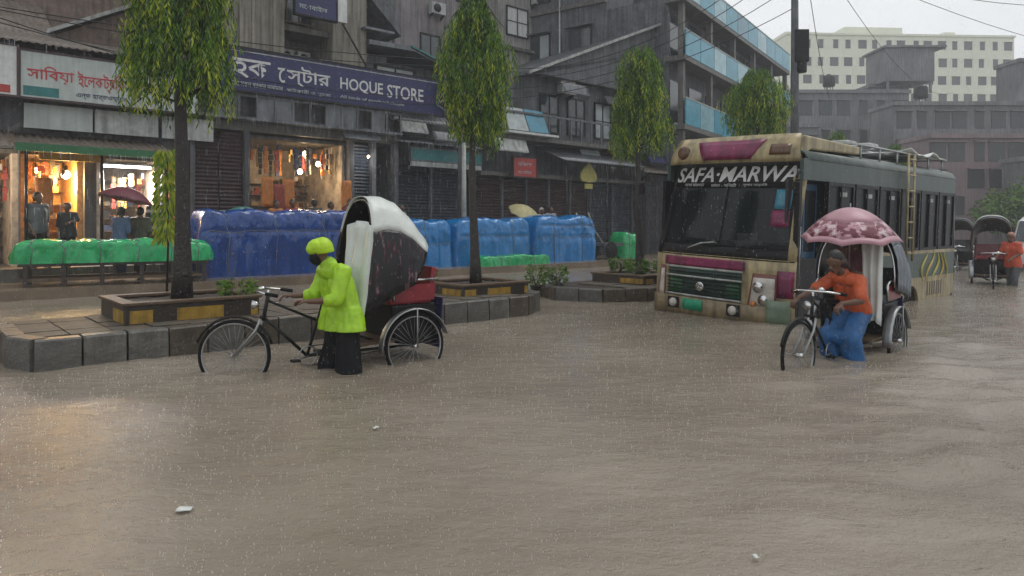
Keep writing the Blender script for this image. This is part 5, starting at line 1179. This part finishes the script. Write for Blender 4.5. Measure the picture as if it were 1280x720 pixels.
# ================================================================== PEOPLE
def hero(label, loc, J, f, shirt, scaps, scuts, lower, lcaps, lcuts, hatm, hcaps, hcuts, extra=(), hatname='cap', grip=(0, 0, -1), curl=1.0):
    p = thing('person', label, 'person', loc)
    me = capsules_mesh(body_caps(J, f, curl, grip), .0085, smooth=1); setm(me, 'skin'); place('body', me, p)
    place('shirt', setm(capsules_mesh(scaps, .011, scuts, .013, 13), shirt), p, solid=.006)
    place('trousers' if lower == 'blackcloth' else 'lungi', setm(capsules_mesh(lcaps, .013, lcuts, .018, 7), lower), p, solid=.006)
    place(hatname, setm(capsules_mesh(hcaps, .009, hcuts, .004, 20), hatm), p, solid=.004)
    for nm, caps, mm in extra: place(nm, setm(capsules_mesh(caps, .009, (), .003, 25), mm), p)
    # eyes
    hd = Vector(J['head']); fv = Vector(J.get('look', f)).normalized(); sd = fv.cross(Vector((0, 0, 1))).normalized()
    for k in (-1, 1): m = MB(); m.lathe([(0, -.008), (.006, -.006), (.0085, 0), (.006, .006), (0, .008)], hd+fv*.087+sd*k*.031+Vector((0, 0, .012)), 'black', 8); m.build('eye', p)
    return p
def V3(*a): return Vector(a)
# the man in lime green, leaning on the rickshaw's crossbar
f = V3(-.66, -.75, 0); sd = V3(.75, -.66, 0)
J = dict(pelvis=(.05, .02, .82), belly=(.03, .01, .98), chest=(-.01, 0, 1.15), neck=(-.07, -.04, 1.30), head=(-.145, -.08, 1.44), look=(-.62, -.75, -.15),
 shL=(.095, -.15, 1.24), shR=(-.155, .13, 1.24), elL=(.06, -.27, .98), elR=(-.26, .10, 1.0), wrL=(-.20, -.30, .97), wrR=(-.44, -.02, 1.0), hdL=(-1, .1, .12), hdR=(-1, -.15, .05), knL=(.06, -.09, .44), knR=(-.07, .12, .44), anL=(.1, -.1, .08), anR=(-.04, .14, .08))
c_ = lambda k: Vector(J[k])
sc1 = [(c_('chest')+sd*.07, c_('pelvis')+sd*.08, .12, .135), (c_('chest')-sd*.07, c_('pelvis')-sd*.08, .12, .135), (c_('pelvis')+sd*.11, c_('pelvis')+sd*.14-V3(0, 0, .2), .135, .155), (c_('pelvis')-sd*.11, c_('pelvis')-sd*.14-V3(0, 0, .2), .16, .17), (c_('pelvis'), c_('pelvis')-V3(0, 0, .2), .17, .19),
 (c_('shL'), c_('shR'), .08, .08), (c_('neck')-V3(0, 0, .05), c_('shL'), .085, .08), (c_('neck')-V3(0, 0, .05), c_('shR'), .085, .08), (c_('neck'), c_('neck')+V3(-.02, -.01, .03), .08, .07), (c_('shL'), c_('elL'), .078, .062), (c_('elL'), c_('elL').lerp(c_('wrL'), .25), .06, .056), (c_('shR'), c_('elR'), .07, .06), (c_('elR'), c_('elR').lerp(c_('wrR'), .3), .066, .06)]
lc1 = [(c_('pelvis')+sd*.1, V3(.15, -.14, .05), .095, .14), (c_('pelvis')-sd*.1, V3(-.11, .12, .05), .095, .14), (c_('pelvis'), c_('pelvis')-V3(0, 0, .2), .11, .12)]
hd = c_('head')
hero('man in lime green raincoat and cap standing knee-deep beside his rickshaw', (-1.77, 7.05, -.25), J, f, 'lime', sc1, [((0, 0, .655), (0, 0, -1))], 'blackcloth', lc1, [((0, 0, .1), (0, 0, -1))], 'limecap',
 [(hd+V3(.01, .01, .045), hd+V3(.02, .01, .02), .108, .106), (hd+V3(-.04, -.03, .05), hd+V3(-.07, -.05, .035), .085, .06)], [((0, 0, 1.455), (.1, .08, -1))],
 extra=(('face_mask', [(hd+V3(-.05, -.035, -.05), hd+V3(-.035, -.02, -.075), .062, .058)], 'blackcloth'),), curl=.7, grip=(0, 0, -1))
# the man in orange
f = V3(-.9, -.44, 0); sd = V3(.44, -.9, 0)
J = dict(pelvis=(.17, .15, .74), belly=(.12, .10, .88), chest=(.05, .03, 1.02), neck=(-.05, -.03, 1.17), head=(-.155, -.09, 1.30), look=(-.85, -.45, -.35),
 shL=(.07, -.15, 1.10), shR=(-.06, .14, 1.12), elL=(.02, -.30, .90), elR=(-.33, .09, .98), wrL=(-.21, -.32, .87), wrR=(-.53, .01, .90), hdL=(-.7, -.4, -.5), hdR=(-.7, -.3, -.5), knL=(.0, -.10, .46), knR=(-.16, .10, .48), anL=(.10, -.06, .08), anR=(-.10, .14, .08))
sc2 = [(c_('chest')+sd*.065, c_('pelvis')+sd*.07, .112, .118), (c_('chest')-sd*.065, c_('pelvis')-sd*.07, .112, .118), (c_('shL'), c_('shR'), .074, .074), (c_('neck')-V3(0, 0, .04), c_('shL'), .07, .07), (c_('neck')-V3(0, 0, .04), c_('shR'), .07, .07), (c_('neck'), c_('neck')+V3(0, 0, .0), .065, .065),
 (c_('shL'), c_('shL').lerp(c_('elL'), .8), .066, .062), (c_('shR'), c_('shR').lerp(c_('elR'), .8), .066, .062)]
lc2 = [(c_('pelvis')+sd*.06, c_('knL'), .115, .10), (c_('pelvis')-sd*.06, c_('knR'), .115, .10), (c_('knL'), V3(.09, -.07, .1), .10, .11), (c_('knR'), V3(-.1, .12, .1), .10, .11), (c_('knL')*1, c_('knR')*1, .08, .08)]
hd = c_('head')
hero('man in orange shirt and blue lungi leaning over the handlebar by the bus', (3.72, 7.75, -.25), J, f, 'orange', sc2, [((0, 0, .70), (.1, .1, -1))], 'lungi', lc2, [((0, 0, .13), (0, 0, -1))], 'hair',
 [(hd+V3(-.005, .0, .055), hd+V3(.05, .03, .0), .093, .085)], [], hatname='hair')
# seated passenger and the pink umbrella
p = thing('person', 'dim seated passenger holding the pink umbrella inside the rickshaw', 'person', (4.14, 8.42, -.25), R(226))
J = dict(pelvis=(-.05, 0, .98), belly=(-.05, 0, 1.12), chest=(-.03, 0, 1.28), neck=(.0, 0, 1.42), head=(.03, 0, 1.54), shL=(-.02, .17, 1.37), shR=(-.02, -.17, 1.37), elL=(.05, .2, 1.12), elR=(.08, -.18, 1.2), wrL=(.22, .1, 1.15), wrR=(.24, -.03, 1.36), hdR=(.3, 0, .9), knL=(.4, .12, .95), knR=(.4, -.12, .95), anL=(.42, .12, .52), anR=(.42, -.12, .52))
place('body', setm(capsules_mesh(body_caps(J, (1, 0, 0), 1.2, (1, 0, 0)), .012), 'skin'), p)
c_ = lambda k: Vector(J[k]); Y_ = V3(0, 1, 0)
place('shirt', setm(capsules_mesh([(c_('chest')+Y_*.07, c_('pelvis')+Y_*.08, .125, .13), (c_('chest')-Y_*.07, c_('pelvis')-Y_*.08, .125, .13), (c_('shL'), c_('shR'), .075, .075), (c_('shL'), c_('elL'), .068, .06), (c_('shR'), c_('elR'), .068, .06)], .015, (), .012), 'maroonprint'), p)
place('trousers', setm(capsules_mesh([(c_('pelvis')+Y_*.08, c_('knL'), .11, .09), (c_('pelvis')-Y_*.08, c_('knR'), .11, .09), (c_('knL'), c_('anL'), .09, .07), (c_('knR'), c_('anR'), .09, .07)], .015, (), .012), 'blackcloth'), p)
place('hair', setm(capsules_mesh([(c_('head')+V3(-.02, 0, .05), c_('head')+V3(-.045, 0, 0), .093, .085)], .014), 'hair'), p)
def umbrella(label, loc, r, h, m_, rim=None, tilt=(0, 0, 0), shaft=.75):
    o = thing('umbrella', label, 'umbrella', loc); o.rotation_euler = tilt
    m = MB(); N = 8; sub = 6; P = []
    for i in range(11):
        k = i/10; ring = []
        for j in range(N*sub+1):
            a = 2*math.pi*j/(N*sub); fr_ = abs(((j/sub) % 1)-.5)*2; rr = r*k*(1-.07*k*(1-fr_**2)); z = h*(math.cos(k*1.2)-math.cos(1.2))/(1-math.cos(1.2))
            z += .03*k*k*(1-fr_**2)
            ring.append(Vector((rr*math.cos(a), rr*math.sin(a), z)))
        P.append(ring)
    if rim:
        m.grid(P[:7], m_); m.grid(P[9:], m_); m.build('canopy', o, solid=.004)
        m = MB(); m.grid(P[6:10], rim); m.build('printed_band', o, solid=.004)
    else: m.grid(P, m_); m.build('canopy', o, solid=.004)
    for k in range(8):
        a = 2*math.pi*k/8; m = MB(); m.tube([Vector((math.cos(a), math.sin(a), 0))*P[i][0].x+Vector((0, 0, P[i][0].z-.008)) for i in range(0, 11)], .004, 'metal', 4); m.build('rib', o)
    m = MB(); m.bar((0, 0, h+.05), (0, 0, -shaft), .007, 'metal', 6); m.tube([(0, 0, -shaft), (0, 0, -shaft-.08), (.03, 0, -shaft-.11), (.06, 0, -shaft-.08)], .012, 'black', 6); m.build('shaft', o)
    return o
printmat = bpy.data.materials.new('umbrella_print'); printmat.use_nodes = True
t = printmat.node_tree; n = t.nodes; l = t.links.new; pr = n['Principled BSDF']; pr.inputs['Roughness'].default_value = .4
tc = n.new('ShaderNodeTexCoord'); nz = n.new('ShaderNodeTexNoise'); nz.inputs['Scale'].default_value = 13; nz.inputs['Detail'].default_value = 2; l(tc.outputs['Object'], nz.inputs['Vector'])
cr = n.new('ShaderNodeValToRGB'); cr.color_ramp.interpolation = 'CONSTANT'; cr.color_ramp.elements[0].color = (.15, .03, .05, 1); cr.color_ramp.elements[1].position = .5; cr.color_ramp.elements[1].color = (.42, .22, .26, 1)
e_ = cr.color_ramp.elements.new(.62); e_.color = (.6, .5, .5, 1); l(nz.outputs[0], cr.inputs[0]); l(cr.outputs[0], pr.inputs['Base Color'])
umbrella('pink umbrella with maroon printed band held over the rickshaw by the bus', (3.93, 8.1, 1.29), .55, .38, 'pink', printmat, (R(6), R(-3), R(11)), .35)
# far rider in orange-red
simple_person('man in orange red shirt walking his rickshaw near the right edge', (12.35, 17.15, -.3), R(205), pm('coral_shirt', (.6, .09, .04)), 'slate', pm('pale_cap', (.4, .2, .15)), variant=2, h=1.6)
# people before the shops
def sp_(label, s, t, z, yaw, *a, **k): q = W(s, t, z); return simple_person(label, q, A0+R(yaw), *a, **k)
sp_('taller dark silhouetted man at the shop left of the orange light', 2.35, 18.95, .5, -60, 'slate', 'blackcloth', variant=0, h=1.72, group='people at the lit shops')
sp_('shorter dark silhouetted person before the orange lit shop', 2.95, 19.0, .5, -120, 'dark', 'blackcloth', variant=1, h=1.5, group='people at the lit shops')
sp_('person in a blue garment under the dark maroon umbrella', 3.85, 18.2, .3, 40, pm('blue_dress', (.06, .10, .2)), pm('blue_dress2', (.05, .08, .16)), pm('dark_scarf', (.05, .03, .04)), variant=1, h=1.6, skirt=True, group='people at the lit shops')
sp_('person in dark olive beside the one in blue under the umbrella', 4.3, 18.3, .3, 60, pm('olive', (.06, .06, .035)), 'blackcloth', variant=0, h=1.6, group='people at the lit shops')
stp = bpy.data.materials.new('striped_shirt'); stp.use_nodes = True; t = stp.node_tree; n = t.nodes; l = t.links.new
tc = n.new('ShaderNodeTexCoord'); wv = n.new('ShaderNodeTexWave'); wv.bands_direction = 'Z'; wv.inputs['Scale'].default_value = 1.6; l(tc.outputs['Object'], wv.inputs['Vector']); cr = n.new('ShaderNodeValToRGB'); cr.color_ramp.interpolation = 'CONSTANT'; cr.color_ramp.elements[0].color = (.02, .02, .025, 1); cr.color_ramp.elements[1].position = .72; cr.color_ramp.elements[1].color = (.35, .33, .33, 1); l(wv.outputs[0], cr.inputs[0]); l(cr.outputs[0], n['Principled BSDF'].inputs['Base Color'])
sp_('person in a black and grey striped shirt before the white lit shop', 4.85, 19.0, .5, -80, stp, 'blackcloth', variant=0, h=1.72, group='people at the lit shops')
q = W(3.95, 18.15, 2.05); umbrella('dark maroon umbrella before the white lit shop', q, .62, .32, 'maroonprint', None, (R(-8), R(10), 0), .6)
for i, (s_, t_, z_, yw, sh, v_, h_, lb) in enumerate(((8.15, 19.6, .6, -80, 'goods_orange', 1, 1.6, 'person in orange at the left of the store opening'), (8.75, 19.8, .6, -110, 'goods_red', 2, 1.65, 'person in red second from left at the store'), (9.3, 19.5, .6, 80, 'goods_dark', 0, 1.65, 'dark clad person in the middle of the store opening'),
   (9.85, 19.7, .6, -60, 'goods_white', 2, 1.6, 'person in pale shirt right of the middle of the store'), (10.35, 19.4, .6, -90, 'goods_red', 3, 1.68, 'person in rust red at the right jamb of the store'), (11.0, 19.3, .6, -100, 'goods_brown', 0, 1.65, 'person in brown right of the store opening'), (12.1, 19.2, .5, -70, 'goods_white', 1, 1.65, 'person in mauve grey beneath the end of the navy sign'))):
    sp_(lb, s_, t_, z_, yw, MATS[sh], 'blackcloth', variant=v_, h=h_, group='people crowding the store front')
sp_('pale shirted person behind the bright blue stacks, left of two', 18.1, 19.0, .45, -80, pm('pale_check', (.4, .4, .44)), 'slate', pm('pale_cap2', (.45, .42, .42)), variant=2, h=1.7, group='people behind the blue stacks')
sp_('pale shirted person behind the bright blue stacks, right of two', 18.75, 19.1, .5, -100, pm('pale_blue_shirt', (.32, .33, .42)), 'slate', variant=1, h=1.7, group='people behind the blue stacks')
q = W(17.1, 18.8, 1.95); umbrella('pale yellow umbrella tilted behind the bright blue stacks', q, .6, .25, pm('pale_yellow', (.45, .40, .2)), None, (R(25), R(20), 0), .6)
# sack stall right of stacks
o = sthing('hand_cart', 'low grey cart with a long handle right of the square blue stack', 'cart', 20.3, 17.7, .2)
m = MB(); m.box(-.5, .7, -.4, .4, .5, .62, 'slate'); m.build('bed', o)
for x in (-.1,):
    for y in (-.45, .45): m = MB(); m.lathe([(.3, -.03), (.34, 0), (.3, .03)], (x, y, .34), 'rubber', 18, 'y'); m.build('wheel', o)
for y in (-.3, .3): m = MB(); m.tube([(-.4, y, .6), (-.9, y, 1.1), (-1.25, y, 1.75)], .03, 'offwhite', 6); m.build('handle', o)
# litter on the water
random.seed(21)
for i, (x, y, lb) in enumerate(((-1.66, 3.53, 'pale scrap of litter floating at lower left'), (-.97, 4.95, 'small pale leaf floating in mid water left of centre'), (1.05, 3.0, 'tiny pale fleck of litter near the bottom right of centre'))):
    m = MB(); r_ = (.03, .018, .012)[i]; m.grid([[Vector((r_*(a-1.5)*.8, r_*(b_-1.5)*.6, .012+.012*random.random())) for b_ in range(4)] for a in range(4)], 'vinyl')
    tag(m.build('litter', loc=(x, y, water_z(x, y)), rot=(0, 0, i), solid=.003), lb, 'litter')
# falling raindrops, near and mid distance
random.seed(31); m = MB(); dm = mat('rain_water', (.46, .48, .50), .15, .05, 5)
for i in range(15000):
    y = 5*math.exp(random.random()*1.45); x = random.uniform(-.82, .82)*y; z = random.uniform(0.02, 1.45+.36*y); r_ = .0013*(.6+y*.03); h_ = random.uniform(.010, .024)
    m.add([(x-r_, y-r_, z), (x+r_, y-r_, z), (x, y+r_, z), (x+.001, y, z+h_), (x, y, z-.003)], [(0, 1, 3), (1, 2, 3), (2, 0, 3), (1, 0, 4), (2, 1, 4), (0, 2, 4)], dm)
tag(m.build('raindrops'), 'falling raindrops in the air over the street', 'rain', kind='stuff')
# water running off the awnings and sign edges
random.seed(33); m = MB()
for (s0_, s1_, t_, z0_, z1_, n_) in ((2, 5.2, 18.6, 3.15, .5, 40), (6.1, 12.5, 19.68, 4.5, .6, 50), (12.3, 15.9, 19.58, 4.25, .3, 30), (19.3, 28, 18.78, 3.9, .3, 60), (6, 14, 19.5, 5.2, 4.6, 30), (-4, 6, 19.38, 5.68, 5.5, 20)):
    for k in range(n_):
        p_ = W(random.uniform(s0_, s1_), t_+random.uniform(-.05, .02)); zt = z0_; 
        while zt > z1_:
            ln = random.uniform(.08, .3); m.tube([(p_.x, p_.y, zt), (p_.x, p_.y, zt-ln)], random.uniform(.002, .005), dm, 3); zt -= ln+random.uniform(.2, 1.3)
tag(m.build('roof_runoff'), 'rainwater dripping in threads from awning and sign edges', 'rain', kind='stuff')
# raindrop splashes
random.seed(30); m = MB()
for i in range(16000):
    y = 2.0*math.exp(random.random()*2.3); x = random.uniform(-.8, .8)*y; k = random.uniform(.5, 1.2); h_ = .008*k*(1+y*.05); r_ = .0024*k*(1+y*.08); z = water_z(x, y)
    if 8.2 < (-.6606*x+.7507*y) : continue
    m.add([(x-r_, y-r_, z-.002), (x+r_, y-r_, z-.002), (x+r_, y+r_, z-.002), (x-r_, y+r_, z-.002), (x, y, z+h_)], [(0, 1, 4), (1, 2, 4), (2, 3, 4), (3, 0, 4)], mat('splash_water', (.5, .47, .42), .15, .1, 5))
tag(m.build('rain_splashes'), 'tiny splashes where rain strikes the flood water', 'splashes', kind='stuff')
# rainy air
hz = bpy.data.materials.new('rain_haze'); hz.use_nodes = True; t = hz.node_tree; t.nodes.clear()
vo = t.nodes.new('ShaderNodeVolumePrincipled'); vo.inputs['Color'].default_value = (.93, .96, 1, 1); vo.inputs['Density'].default_value = .0021; vo.inputs['Anisotropy'].default_value = .2
ou = t.nodes.new('ShaderNodeOutputMaterial'); t.links.new(vo.outputs[0], ou.inputs['Volume'])
m = MB(); m.box(-290, 290, -62, 285, -1.6, 40, 'dark'); hb_ = m.build('haze'); hb_.data.materials.clear(); hb_.data.materials.append(hz); tag(hb_, 'pale rain haze filling the street', kind='stuff')
